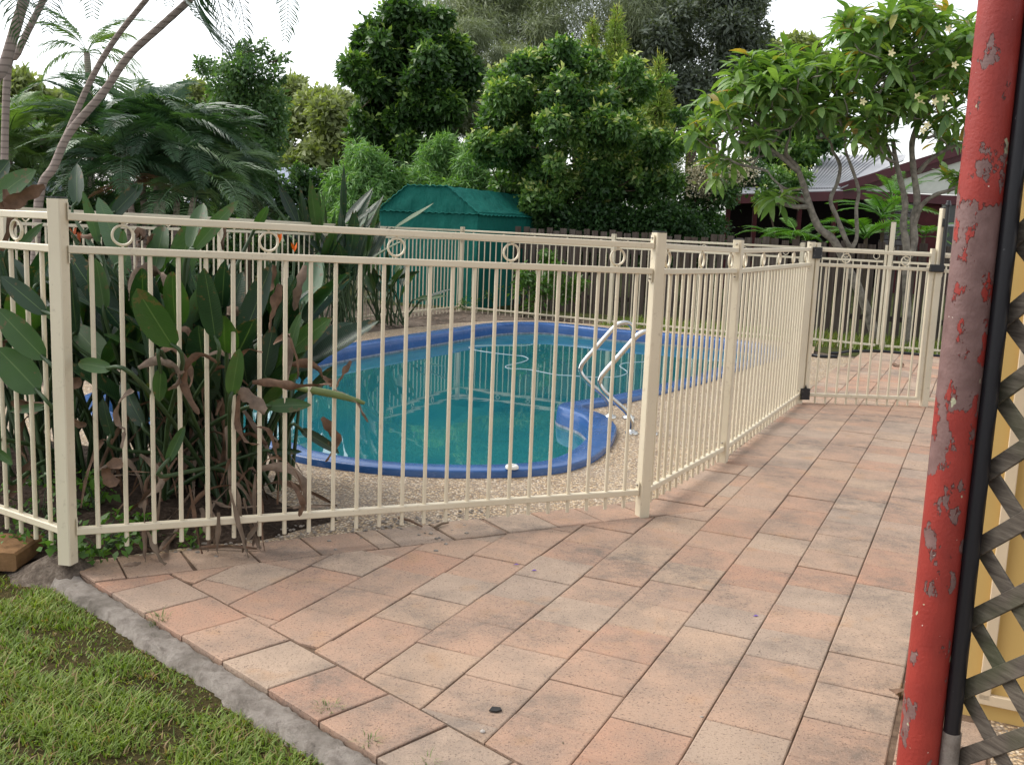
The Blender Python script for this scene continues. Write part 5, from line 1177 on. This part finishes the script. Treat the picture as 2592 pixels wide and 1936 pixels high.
dead = [
 ([(860, 1060), (960, 1015), (1060, 1050), (1105, 1130), (1040, 1195)], 60, 3.9), ([(1350, 1030), (1250, 985), (1170, 1050), (1150, 1150), (1190, 1270), (1235, 1350)], 55, 3.9), ([(500, 1130), (425, 1190), (420, 1280), (480, 1380), (540, 1410)], 95, 3.85),
 ([(830, 1200), (745, 1290), (750, 1400), (785, 1450), (760, 1560)], 70, 3.85), ([(1630, 970), (1540, 955), (1500, 1040), (1485, 1110)], 45, 4.0), ([(1490, 1230), (1485, 1400), (1540, 1510), (1612, 1530)], 50, 3.9), ([(1480, 1200), (1580, 1250), (1645, 1345)], 90, 3.9),
 ([(1810, 1040), (1930, 1040), (2010, 1130), (2070, 1165)], 65, 4.1), ([(2190, 1020), (2140, 1110), (2095, 1185)], 55, 4.1), ([(2080, 1190), (2220, 1260), (2292, 1395)], 50, 4.1), ([(2000, 1370), (2055, 1440), (2085, 1530), (2020, 1640)], 65, 4.0), ([(1590, 1430), (1680, 1460), (1725, 1610)], 30, 3.9),
 ([(815, 640), (850, 510), (950, 470), (1040, 560), (1035, 630)], 120, 4.3), ([(1700, 420), (1660, 540), (1640, 660)], 80, 4.4), ([(1750, 540), (1720, 700), (1680, 840)], 85, 4.3), ([(1895, 420), (1870, 560), (1825, 700)], 60, 4.4), ([(1430, 130), (1410, 220), (1390, 330)], 60, 4.6), ([(560, 380), (590, 520), (620, 640)], 80, 4.35),
 ([(860, 300), (830, 450), (810, 570)], 55, 4.4), ([(850, 190), (900, 240), (860, 290)], 90, 4.5), ([(440, 245), (530, 235), (635, 240)], 40, 4.6), ([(1080, 1180), (1120, 1090), (1040, 1150)], 70, 3.95), ([(1800, 1760), (1890, 1900), (1860, 1980)], 40, 4.0), ([(700, 1800), (690, 1700), (760, 1640)], 110, 3.9),
 ([(1480, 700), (1420, 720), (1400, 760)], 90, 4.3), ([(1570, 1150), (1700, 1150), (1840, 1180), (2060, 1165)], 55, 3.95), ([(960, 230), (930, 280), (900, 330)], 50, 4.5), ([(1240, 190), (1245, 270), (1225, 330)], 35, 4.45),
]
for i, (pts, wpx, Y) in enumerate(dead):
    if i == 2: Y = 3.66
    elif Y < 4.15 and i not in (7, 10): Y = fy(pts[1], A, B)-0.05
    dead_ribbon(stn, [a4(x, y, Y+0.02*math.sin(k*2.1+i)) for k, (x, y) in enumerate(pts)], wpx*PXM*Y, 300+i, 'deadleaf' if i % 3 else 'deadgrey', 0.9)
# fallen, dried stalks and leaf bases at the foot of the clump
qA = lambda x, y: (x/2.4578, 1000+y/2.4578)
def aA(x, y, Y): return at(*qA(x, y), Y)
gD = random.Random(77)
low = [([(1050, 500), (950, 600), (860, 690), (720, 800), (640, 840)], 55), ([(870, 370), (960, 440), (1000, 540), (900, 640), (870, 700)], 45), ([(1460, 560), (1300, 590), (1200, 690), (1150, 800), (1010, 960)], 32), ([(1250, 700), (1280, 790), (1300, 900)], 45), ([(890, 830), (880, 930), (780, 930)], 45), ([(820, 920), (980, 980), (1080, 880), (1150, 790)], 55),
       ([(1500, 350), (1420, 420), (1370, 560)], 18), ([(1320, 660), (1430, 690), (1600, 690)], 20), ([(1600, 460), (1700, 390), (1800, 420), (1880, 560), (1860, 720)], 26), ([(1300, 700), (1350, 760), (1460, 770)], 14), ([(760, 480), (830, 470), (950, 480)], 14), ([(620, 520), (780, 490), (900, 500)], 10), ([(960, 300), (1080, 520), (1100, 640)], 16), ([(1220, 560), (1120, 700), (1000, 820)], 14),
       ([(700, 760), (790, 640), (870, 540)], 12), ([(1820, 700), (1950, 690), (2090, 680)], 26), ([(1250, 940), (1430, 940), (1600, 950)], 14), ([(770, 1060), (830, 1050), (880, 1040)], 26)]
for i, (pts, wpx) in enumerate(low):
    dead_ribbon(stn, [aA(x, y, min(3.92, G(*qA(x, y), 0.02).y-0.03)+0.03*math.sin(k+i)) for k, (x, y) in enumerate(pts)], wpx*PXM*3.9*(1.0 if wpx > 24 else 1.3), 340+i, 'deadgrey' if i % 2 else 'deadleaf', 1.5, 'dead_leaf' if wpx > 24 else 'dead_stalk')
for i in range(15):
    f_ = cN+Vector((gD.uniform(-.35, .55), gD.uniform(-.45, .1), gD.uniform(.1, .75))); az = gD.uniform(0, 2*PI); r_ = gD.uniform(.05, .12)
    dead_ribbon(stn, [f_, f_+Vector((math.cos(az)*r_, math.sin(az)*r_*.5, gD.uniform(.0, .07))), f_+Vector((math.cos(az)*r_*1.7, math.sin(az)*r_*.8, -gD.uniform(.02, .10))), f_+Vector((math.cos(az)*r_*1.5, math.sin(az)*r_, -gD.uniform(.12, .28)))], gD.uniform(.02, .045), 430+i, gD.choice(('deadleaf', 'deadgrey')), 1.3)
for i in range(26):
    f_ = foot1(gD); az = gD.uniform(0, 2*PI); h = gD.uniform(.1, .45)
    dead_ribbon(stn, [f_, f_+Vector((math.cos(az)*.14, math.sin(az)*.12, h)), f_+Vector((math.cos(az)*.3, math.sin(az)*.22, h*.75)), f_+Vector((math.cos(az)*.42, math.sin(az)*.28, h*.2))], 0.022, 400+i, 'deadgrey' if i % 2 else 'deadleaf', 1.0, 'dead_stalk')
gS = random.Random(91)
for i in range(14):
    s_ = gS.uniform(0.25, 0.75); q = Vector(A).lerp(Vector(B), s_*0.42); f_ = Vector((q.x+ABn.x*gS.uniform(-.10, .05), q.y+ABn.y*gS.uniform(-.10, .05), gS.uniform(.10, .30)))
    dx = gS.uniform(-.08, .08); out_ = gS.uniform(-.03, .03)
    dead_ribbon(stn, [f_, f_+Vector((dx*.4+ABn.x*out_*.5, ABn.y*out_*.5, -f_.z*.4)), f_+Vector((dx*.8+ABn.x*out_, ABn.y*out_, -f_.z*.8)), f_+Vector((dx+ABn.x*out_, ABn.y*out_, -f_.z+.008))], gS.uniform(.010, .028), 460+i, gS.choice(('deadleaf', 'twig', 'deadgrey')), 1.6, 'dead_stalk')
# flower spathe over the water and orange flowers
def flower(parent, p, s, material='orange'):
    o0 = Vector(parent.location); p = Vector(p)-o0; mb = MB(); g = random.Random(int(p.x*1e4))
    for k in range(4):
        d_ = Vector((g.uniform(-.35, .35), g.uniform(-.3, .3), 1)).normalized(); sd = d_.cross(Vector((0.3, 1, 0))).normalized(); mb.add([p, p+d_*s*.5+sd*s*.12, p+d_*s, p+d_*s*.5-sd*s*.12], [(0, 1, 2, 3)])
    mb.build('flower', material, parent)
def spathe(parent, pts, r):
    o0 = Vector(parent.location); cm = catmull([Vector(p)-o0 for p in pts], 4); n = len(cm)
    MB().tube(cm, [r*(0.4+1.0*math.sin(PI*(0.15+0.8*i/(n-1)))) for i in range(n)], 7).build('flower_spathe', 'spathe', parent)
spathe(stn, [a4(1800, 1170, 3.86), a4(1950, 1200, 3.82), a4(2120, 1235, 3.82), a4(2270, 1280, 3.83)], 0.011)
for (x, y, s, mt) in ((455, 250, .05, 'driedorange'), (1735, 290, .055, 'orange'), (1832, 340, .05, 'orange'), (500, 280, .05, 'driedorange')): flower(stn, a4(x, y, 4.6 if x < 600 else 4.9), s, mt)
for (x, y) in ((1735, 290), (1832, 345)):
    o0 = Vector(stn.location); MB().tube([a4(x, y+8, 4.9)-o0, a4(x-6, y+120, 4.88)-o0, a4(x-40, y+500, 4.75)-o0, cN+Vector((0.2, 0.25, 0))-o0], 0.007, 6).build('flower_stalk', 'stalk', stn)
# clump running off the left edge
cL = Vector((-2.05, 4.55, 0.05))
stl = thing('strelitzia_plant', 'bird-of-paradise clump at the left edge beside the nearest post', 'plant', cL, 0, 'bird of paradise plants')
heroL = [((285, 1010), (-20, 690), 175, 4.0, 'st_green'), ((245, 1215), (-20, 935), 225, 3.95, 'st_green'), ((290, 730), (5, 490), 125, 4.1, 'st_dark'), ((-60, 40), (225, -170), 150, 4.3, 'st_green'), ((100, 330), (270, 160), 60, 4.4, 'st_green'), ((300, 1300), (60, 1330), 60, 3.9, 'st_green'), ((-40, 1560), (80, 1660), 60, 3.75, 'st_green'), ((230, 560), (260, 430), 60, 4.3, 'st_dark'), ((60, 1700), (0, 1420), 70, 3.8, 'st_green'), ((-80, -60), (60, -230), 140, 4.5, 'st_dark')]
for i, (bp_, tp_, w_px, Y, mt) in enumerate(heroL):
    if i in (0, 1, 2, 6): Y = fy((150, (bp_[1]+tp_[1])/2), A, Z)-0.08
    g = random.Random(500+i); st_leaf(stl, a4(*bp_, Y), a4(*tp_, Y), w_px*PXM*Y, cL+Vector((g.uniform(-.25, .25), g.uniform(-.2, .2), 0)), (g.uniform(-.3, .3), -1, g.uniform(0, .5)), g.uniform(-.08, .1), mt, g.uniform(.15, .35), 500+i)
random_clump(stl, cL, 40, 1.0, 0.36, 0.13, 5); random_clump(stl, cL+Vector((-.6, .5, 0)), 20, 1.05, 0.4, 0.14, 6)
for i, (pts, wpx) in enumerate((([(-20, 100), (120, 0), (280, -70)], 90), ([(0, 330), (60, 120), (30, -50)], 70), ([(240, 1330), (155, 1400), (150, 1550), (175, 1640)], 70), ([(40, 1900), (120, 1760), (200, 1640)], 70), ([(20, 1000), (0, 900), (60, 880)], 60), ([(290, 1280), (140, 1260), (80, 1300)], 60))):
    dead_ribbon(stl, [a4(x, y, 4.0) for x, y in pts], wpx*PXM*4, 520+i, 'deadleaf', 0.7)
random_clump(stl, Vector((-1.75, 4.75, 0.05)), 26, 1.05, 0.36, 0.125, 8)
# far clump left of the shed
cF = G(838, 822, 0.0)
stf = thing('strelitzia_plant', 'far bird-of-paradise clump with spiky leaves left of the green shed', 'plant', cF, 0, 'bird of paradise plants')
random_clump(stf, cF, 62, 1.45, 0.62, 0.125, 9, lean=(4, 44), fspread=0.35, mats=('st_dark', 'st_dark', 'st_green'), point=0.95)
cF2 = G(985, 815, 0.0)
stg = thing('strelitzia_plant', 'smaller drooping bird-of-paradise between far clump and shed corner', 'plant', cF2, 0, 'bird of paradise plants')
random_clump(stg, cF2, 24, 0.75, 0.42, 0.09, 10, lean=(20, 70), fspread=0.2, mats=('st_dark', 'st_green'), point=0.95)

# --- weeds and creepers round the nearest post
weed('leafy green creeper right of the nearest post above the bottom rail', G(215, 1330, 0.03)+Vector((0, 0.12, 0)), 60, 0.09, 0.19, 131, 0.045, wd=0.036)
weed('leafy green creeper at the paver corner right of the nearest post', G(262, 1398, 0.0), 210, 0.17, 0.11, 132, 0.036, wd=0.03)
weed('ferny green weeds left of the nearest post behind the left panel', G(100, 1330, 0.0), 110, 0.13, 0.20, 133, 0.035, wd=0.016)
weed('low green weeds in front of the left panel bottom rail', G(70, 1385, 0.0), 110, 0.15, 0.07, 134, 0.035, wd=0.02)
weed('small clover sprig under the wide panel among dead leaves', G(485, 1385, 0.0), 22, 0.04, 0.05, 135, 0.03, wd=0.026)
weed('tiny sprig at the gate hinge post foot', G(2008, 1018, 0.0), 18, 0.03, 0.05, 136, 0.03, wd=0.016)
# --- edging block
p0 = G(42, 1447, -0.02); p1 = G(105, 1402, -0.02); bd = (p1-p0).normalized(); bs = Vector((-bd.y, bd.x, 0))
bl_ = thing('edging_block', 'weathered brown garden edging block at the left edge', 'block', p0)
mb = MB(); c = bd*(0.11)+bs*0.17+RZ*0.035; mb.bbox(c, (0.22, 0.34, 0.068), (bd, bs, RZ), 0.008); mb.build('block_body', 'block', bl_)
# --- lawn grass
def in_lawn(x, y):
    v = Vector((x, y))-K0; return v.dot(Kn) < -0.10+0.03*math.sin((x*3+y)*4)
n = 90000; g = np.random.default_rng(5)
X = np.concatenate([g.uniform(-2.35, 0.0, n), g.uniform(-3.9, -2.35, n//2), g.uniform(-2.35, 0.3, n//3)]); Y = np.concatenate([g.uniform(1.95, 3.75, n), g.uniform(1.0, 4.6, n//2), g.uniform(0.9, 1.95, n//3)])
dist = (X-K0.x)*Kn.x+(Y-K0.y)*Kn.y; al = (X-K0.x)*Kd.x+(Y-K0.y)*Kd.y
wob = -0.078+0.014*np.sin(al*9)+0.014*np.sin(al*23+1)+0.012*np.sin(al*61)
keep = (dist < wob)&~((X < -1.25)&(Y > 3.48+np.clip((-1.9-X)*0.66, 0, 9)))
X, Y, dist = X[keep], Y[keep], dist[keep]
pat = np.sin(X*7.1+1.3*np.sin(Y*5))*np.sin(Y*6.3+1.7*np.sin(X*4))+0.6*np.sin(X*17+Y*13)*np.sin(Y*19-X*7)
thin = (pat < -0.3)&(g.uniform(0, 1, len(X)) < 0.7); X, Y, pat, dist = X[~thin], Y[~thin], pat[~thin], dist[~thin]
n = len(X); hgt = (0.011+0.011*np.clip(pat+0.6, 0, 1.5))*g.uniform(.5, 1.45, n)*np.clip(0.45+(-dist-0.1)*6, 0.45, 1); az = g.uniform(0, 2*PI, n); ln_ = g.uniform(.2, 1.8, n); wd = g.uniform(.0014, .0030, n)
d_ = np.stack([np.cos(az), np.sin(az), np.zeros(n)], 1); sd = np.stack([-np.sin(az), np.cos(az), np.zeros(n)], 1); P = np.stack([X, Y, np.full(n, -0.036)], 1); up = np.array([0, 0, 1.0])
m1 = P+up*(hgt*.62)[:, None]+d_*(hgt*ln_*.35)[:, None]; tp_ = P+up*(hgt)[:, None]+d_*(hgt*ln_*1.0)[:, None]; ww = wd[:, None]
V = np.stack([P-sd*ww, P+sd*ww, m1+sd*ww*.8, m1-sd*ww*.8, tp_-sd*ww*.15, tp_+sd*ww*.15], 1).reshape(-1, 3)
ix = np.arange(n)*6; Fq = np.concatenate([np.stack([ix, ix+1, ix+2, ix+3], 1), np.stack([ix+3, ix+2, ix+5, ix+4], 1)])
val = np.clip(0.35+0.22*pat+g.uniform(-.3, .3, n)+(g.uniform(0, 1, n) < np.where(pat < -0.1, .42, .12))*0.6, 0, 1)
gr = link('lawn_grass', npmesh('lawn_grass', V, Fq, np.concatenate([val, val])), 'grass'); tag(gr, 'short patchy green lawn grass left of the kerb', 'grass', kind='stuff')
# tufts in the joints
def tuft(label, p, n, h, seed, sp=0.03):
    g = random.Random(seed); mb = MB()
    for i in range(n):
        a = g.uniform(0, 2*PI); q = g.uniform(0, sp); b0 = Vector((math.cos(a)*q, math.sin(a)*q, -0.008)); hh = h*g.uniform(.25, .8); d = Vector((math.cos(a), math.sin(a), 0))*hh*g.uniform(.3, 1.3); s = Vector((-math.sin(a), math.cos(a), 0))*0.0011
        mb.add([b0-s, b0+s, b0+d*.35+RZ*hh*.7+s, b0+d*.35+RZ*hh*.7-s, b0+d+RZ*hh*.85], [(0, 1, 2, 3), (3, 2, 4)])
    o = mb.build('grass_tuft', 'tuftgreen', None, p); return tag(o, label, 'grass tuft', 'grass tufts in the paving joints')
for i, (u, v, n_, h, lab) in enumerate(((407, 1568, 40, .05, 'wispy grass tuft at the second kerb paver'), (830, 1796, 46, .045, 'grass tuft on the kerb below the third paver course'), (935, 1880, 30, .05, 'bright grass tuft at the kerb near the bottom edge'), (1078, 1932, 16, .05, 'grass tuft at the very bottom edge'), (650, 1432, 12, .02, 'tiny grass sprig in the header course joint left of centre'), (1775, 1275, 10, .03, 'thin grass sprig right of the bend post'), (2575-2, 1400, 6, .02, 'sprig by the lattice'), (1018, 1383, 10, .015, 'tiny green sprig between header pavers right of centre'), (2290-2, 1843, 8, .015, 'sprig beside the red post foot'), (1720, 1836, 12, .012, 'flat green sprig in the joint at lower centre'), (240, 1420, 14, .04, 'dry grass sprig at the nearest post foot'), (395, 1575, 20, .03, 'short grass sprig on the kerb edge at left'))): 
    if u < 2570: tuft(lab, G(u, v, -0.004), n_, h, 140+i)
# --- small litter on the paving
def pebble(p, s, seed, material, name, label, cat, group):
    g = random.Random(seed); vs = []; fs = []
    for i in range(5):
        for j in range(7):
            th_ = PI*(i+.5)/5; ph = 2*PI*j/7; r = s*g.uniform(.75, 1.15); vs.append((r*math.sin(th_)*math.cos(ph), r*math.sin(th_)*math.sin(ph)*.8, r*math.cos(th_)*.6+s*.4))
    for i in range(4):
        for j in range(7): fs.append((i*7+j, (i+1)*7+j, (i+1)*7+(j+1) % 7, i*7+(j+1) % 7))
    fs.append(tuple(range(7))[::-1]); fs.append(tuple(range(28, 35)))
    o = MB().add(vs, fs).build(name, material, None, p); return tag(o, label, cat, group)
sp_ = [r for r in ((956, 1335), (968, 1340), (1007, 1336), (1016, 1339), (990, 1332), (1176, 1331), (1144, 1344), (1180, 1352), (1104, 1365), (1112, 1362), (1120, 1367), (1129, 1379), (547, 1410), (590, 1364), (625, 1389), (743, 1342), (748, 1332), (720, 1345), (833, 1371), (1060, 1355), (1075, 1350), (1090, 1352), (849, 1393), (914, 1363), (1103, 1396), (675, 1372), (700, 1360), (500, 1400))]
for i, (u, v) in enumerate(sp_): pebble(G(u, v, -0.003), 0.006+0.005*((i*37) % 10)/10, 600+i, 'stone', 'pebble', 'small grey pebble scattered on the paver course below the wide fence panel', 'pebble', 'pebbles on the paving')
gB = random.Random(9); mbg = MB()
for i in range(170):
    s = gB.uniform(0.35, 1.75); q = AB0+ABd*s-ABn*gB.uniform(-0.01, 0.14); r_ = gB.uniform(.003, .011); vs = []
    for k in range(3):
        for j in range(6): a = 2*PI*j/6; rr_ = r_*(0.7, 1.0, 0.5)[k]*gB.uniform(.8, 1.2); vs.append((q.x+math.cos(a)*rr_, q.y+math.sin(a)*rr_*.8, -0.006+r_*(0, .5, .95)[k]+0.02*max(0, 0.5-abs(s-.9))))
    mbg.add(vs, [(k*6+j, k*6+(j+1) % 6, (k+1)*6+(j+1) % 6, (k+1)*6+j) for k in range(2) for j in range(6)]+[tuple(range(12, 18))])
tag(mbg.build('gravel', 'stone'), 'grey gravel in the dark strip under the wide fence panel', 'gravel', kind='stuff')
pebble(G(1222, 1853, 0.0), 0.008, 801, 'acorn', 'seed_pod', 'small pale round seed pod on the lower centre pavers', 'seed pod', None)
pebble(G(1776, 1816, 0.0), 0.006, 802, 'stone', 'pebble', 'single dark pebble in the joint at lower right centre', 'pebble', None)
o = MB().prism([(-.016, -.010), (.004, -.014), (.018, -.004), (.014, .010), (-.008, .013)], 0, .004).build('charcoal_chip', 'charcoal', None, G(1253, 1796, 0.001)); tag(o, 'flat black chip lying on a pale paver at lower centre', 'chip')
for i, (u, v, lab) in enumerate(((1351, 1445, 'larger purple petal on the middle pavers'), (1306, 1430, 'small purple petal left of the larger one'), (1912, 1560, 'purple petal on the pinkish paver at right'))):
    o = MB().add([(-.010, -.003, .002), (0, -.006, .005), (.012, 0, .003), (.002, .005, .006)], [(0, 1, 2, 3)]).build('fallen_petal', 'petal', None, G(u, v, 0.0)); tag(o, lab, 'petal', 'fallen petals')
for i, (u, v, L, lab) in enumerate(((2280, 924, .09, 'curled orange-brown fallen leaf on pavers beyond the gate'), (2262, 922, .06, 'flat brown fallen leaf beside the curled one beyond the gate'), (2278, 1742, .05, 'crumpled dead leaf beside the red post foot'))):
    o = dead_ribbon(thing('fallen_leaf', lab, 'leaf', G(u, v, 0.0), 0, 'fallen leaves'), [G(u, v, .004)+Vector((-L/2, 0, 0)), G(u, v, .02), G(u, v, .03)+Vector((L/2, 0.02, 0))], L*.6, 810+i, 'deadleaf', .8, 'leaf_blade')
for i, ((u0, v0), (u1, v1), lab) in enumerate((((1010, 1310), (1068, 1332), 'reddish stick under the wide fence panel right of centre'), ((1100, 1335), (1135, 1322), 'short dark stick beside the reddish one'), ((505, 1386), (650, 1388), 'long thin twig lying along the paver course at left'), ((690, 1290), (850, 1278), 'grey dried stalk lying behind the bottom rail'))):
    a = G(u0, v0, 0.006); b_ = G(u1, v1, 0.010); o = MB().tube([Vector((0, 0, 0)), (b_-a)*.5+Vector((0, 0, .006)), b_-a], [.006, .005, .004], 6).build('stick', 'deadleaf' if i == 0 else 'twig', None, a); tag(o, lab, 'stick', 'sticks under the fence')
mb = MB(); g = random.Random(88)
for i in range(150):
    q = nd(g.uniform(-1.9, -0.15), g.uniform(2.2, 7.5)); 
    if (Vector((q.x, q.y))-K0).dot(Kn) < 0.03 or (Vector((q.x, q.y))-ABI).dot(ABn) < 0 and q.x < 0.9: continue
    a = g.uniform(0, PI); r_ = g.uniform(.002, .006); d = Vector((math.cos(a), math.sin(a), .1))*r_; e_ = Vector((-math.sin(a), math.cos(a), .2))*r_*.5; c = Vector((q.x, q.y, .004)); mb.add([c-d, c+e_, c+d+RZ*.002, c-e_], [(0, 1, 2, 3)])
tag(mb.build('leaf_crumbs', 'twig'), 'tiny brown leaf crumbs strewn over the pavers', 'leaf crumbs', kind='stuff')
# black irrigation hose beyond the gate
zz = lambda x, y: (1960+x/4.406, 860+y/4.406)
hpts = [zz(*q) for q in ((150, 170), (300, 165), (430, 172), (520, 185), (640, 188), (700, 190))]
o = MB().tube(catmull([G(u, v, 0.012) for u, v in hpts], 4), 0.016, 8).build('garden_hose', 'hose'); tag(o, 'short black hose end on the pebble deck beyond the gate', 'hose')
hpts = [zz(*q) for q in ((610, 150), (700, 148), (760, 140), (840, 128), (960, 127), (1100, 126), (1250, 132), (1400, 145), (1560, 158), (1700, 172), (1880, 182), (2100, 195))]
o = MB().tube(catmull([G(u, v, 0.012) for u, v in hpts], 4), 0.016, 8).build('garden_hose', 'hose'); tag(o, 'long black hose along the far edge of the pavers', 'hose')
# leaf litter on the far garden strips
mb = MB(); g = random.Random(55)
for i in range(900):
    u = g.uniform(700, 1560); q = G(u, g.uniform(785, 845) if u < 1300 else g.uniform(806, 826), S0+0.004)
    if q.y > 14.5 or (q.x > -0.4 and q.y < 12.9): continue
    a = g.uniform(0, PI); d = Vector((math.cos(a), math.sin(a), g.uniform(-.2, .3)))*g.uniform(.02, .06); s = Vector((-math.sin(a), math.cos(a), g.uniform(-.3, .3)))*g.uniform(.01, .022); mb.add([q-d, q+s+RZ*.01, q+d+RZ*.012, q-s+RZ*.004], [(0, 1, 2, 3)])
o = mb.build('leaf_litter', 'deadgrey'); tag(o, 'dry leaf litter on the bed behind the pool', 'leaf litter', kind='stuff')
# grass strip under the back fence on the right
n = 9000; g = np.random.default_rng(66); nn_ = g.uniform(-4.6, 0.5, n); dd_ = g.uniform(12.2, 14.2, n); keep = dd_ > 12.35+0.35*np.sin(nn_*3)*0.3; nn_, dd_ = nn_[keep], dd_[keep]; n = len(nn_)
P = np.stack([N2.x*nn_+D2.x*dd_, N2.y*nn_+D2.y*dd_, np.full(n, S0+.004)], 1); h = g.uniform(.03, .10, n); a = g.uniform(0, 2*PI, n); d_ = np.stack([np.cos(a), np.sin(a), np.zeros(n)], 1); sd = np.stack([-np.sin(a), np.cos(a), np.zeros(n)], 1)*.006
V = np.stack([P-sd, P+sd, P+up*h[:, None]+d_*(h*.6)[:, None]], 1).reshape(-1, 3)
gr2 = link('back_grass', npmesh('back_grass', V, np.arange(n*3).reshape(n, 3), g.uniform(0, .95, n)), 'grass'); tag(gr2, 'rough grass under the far fence beyond the gate', 'grass', kind='stuff')
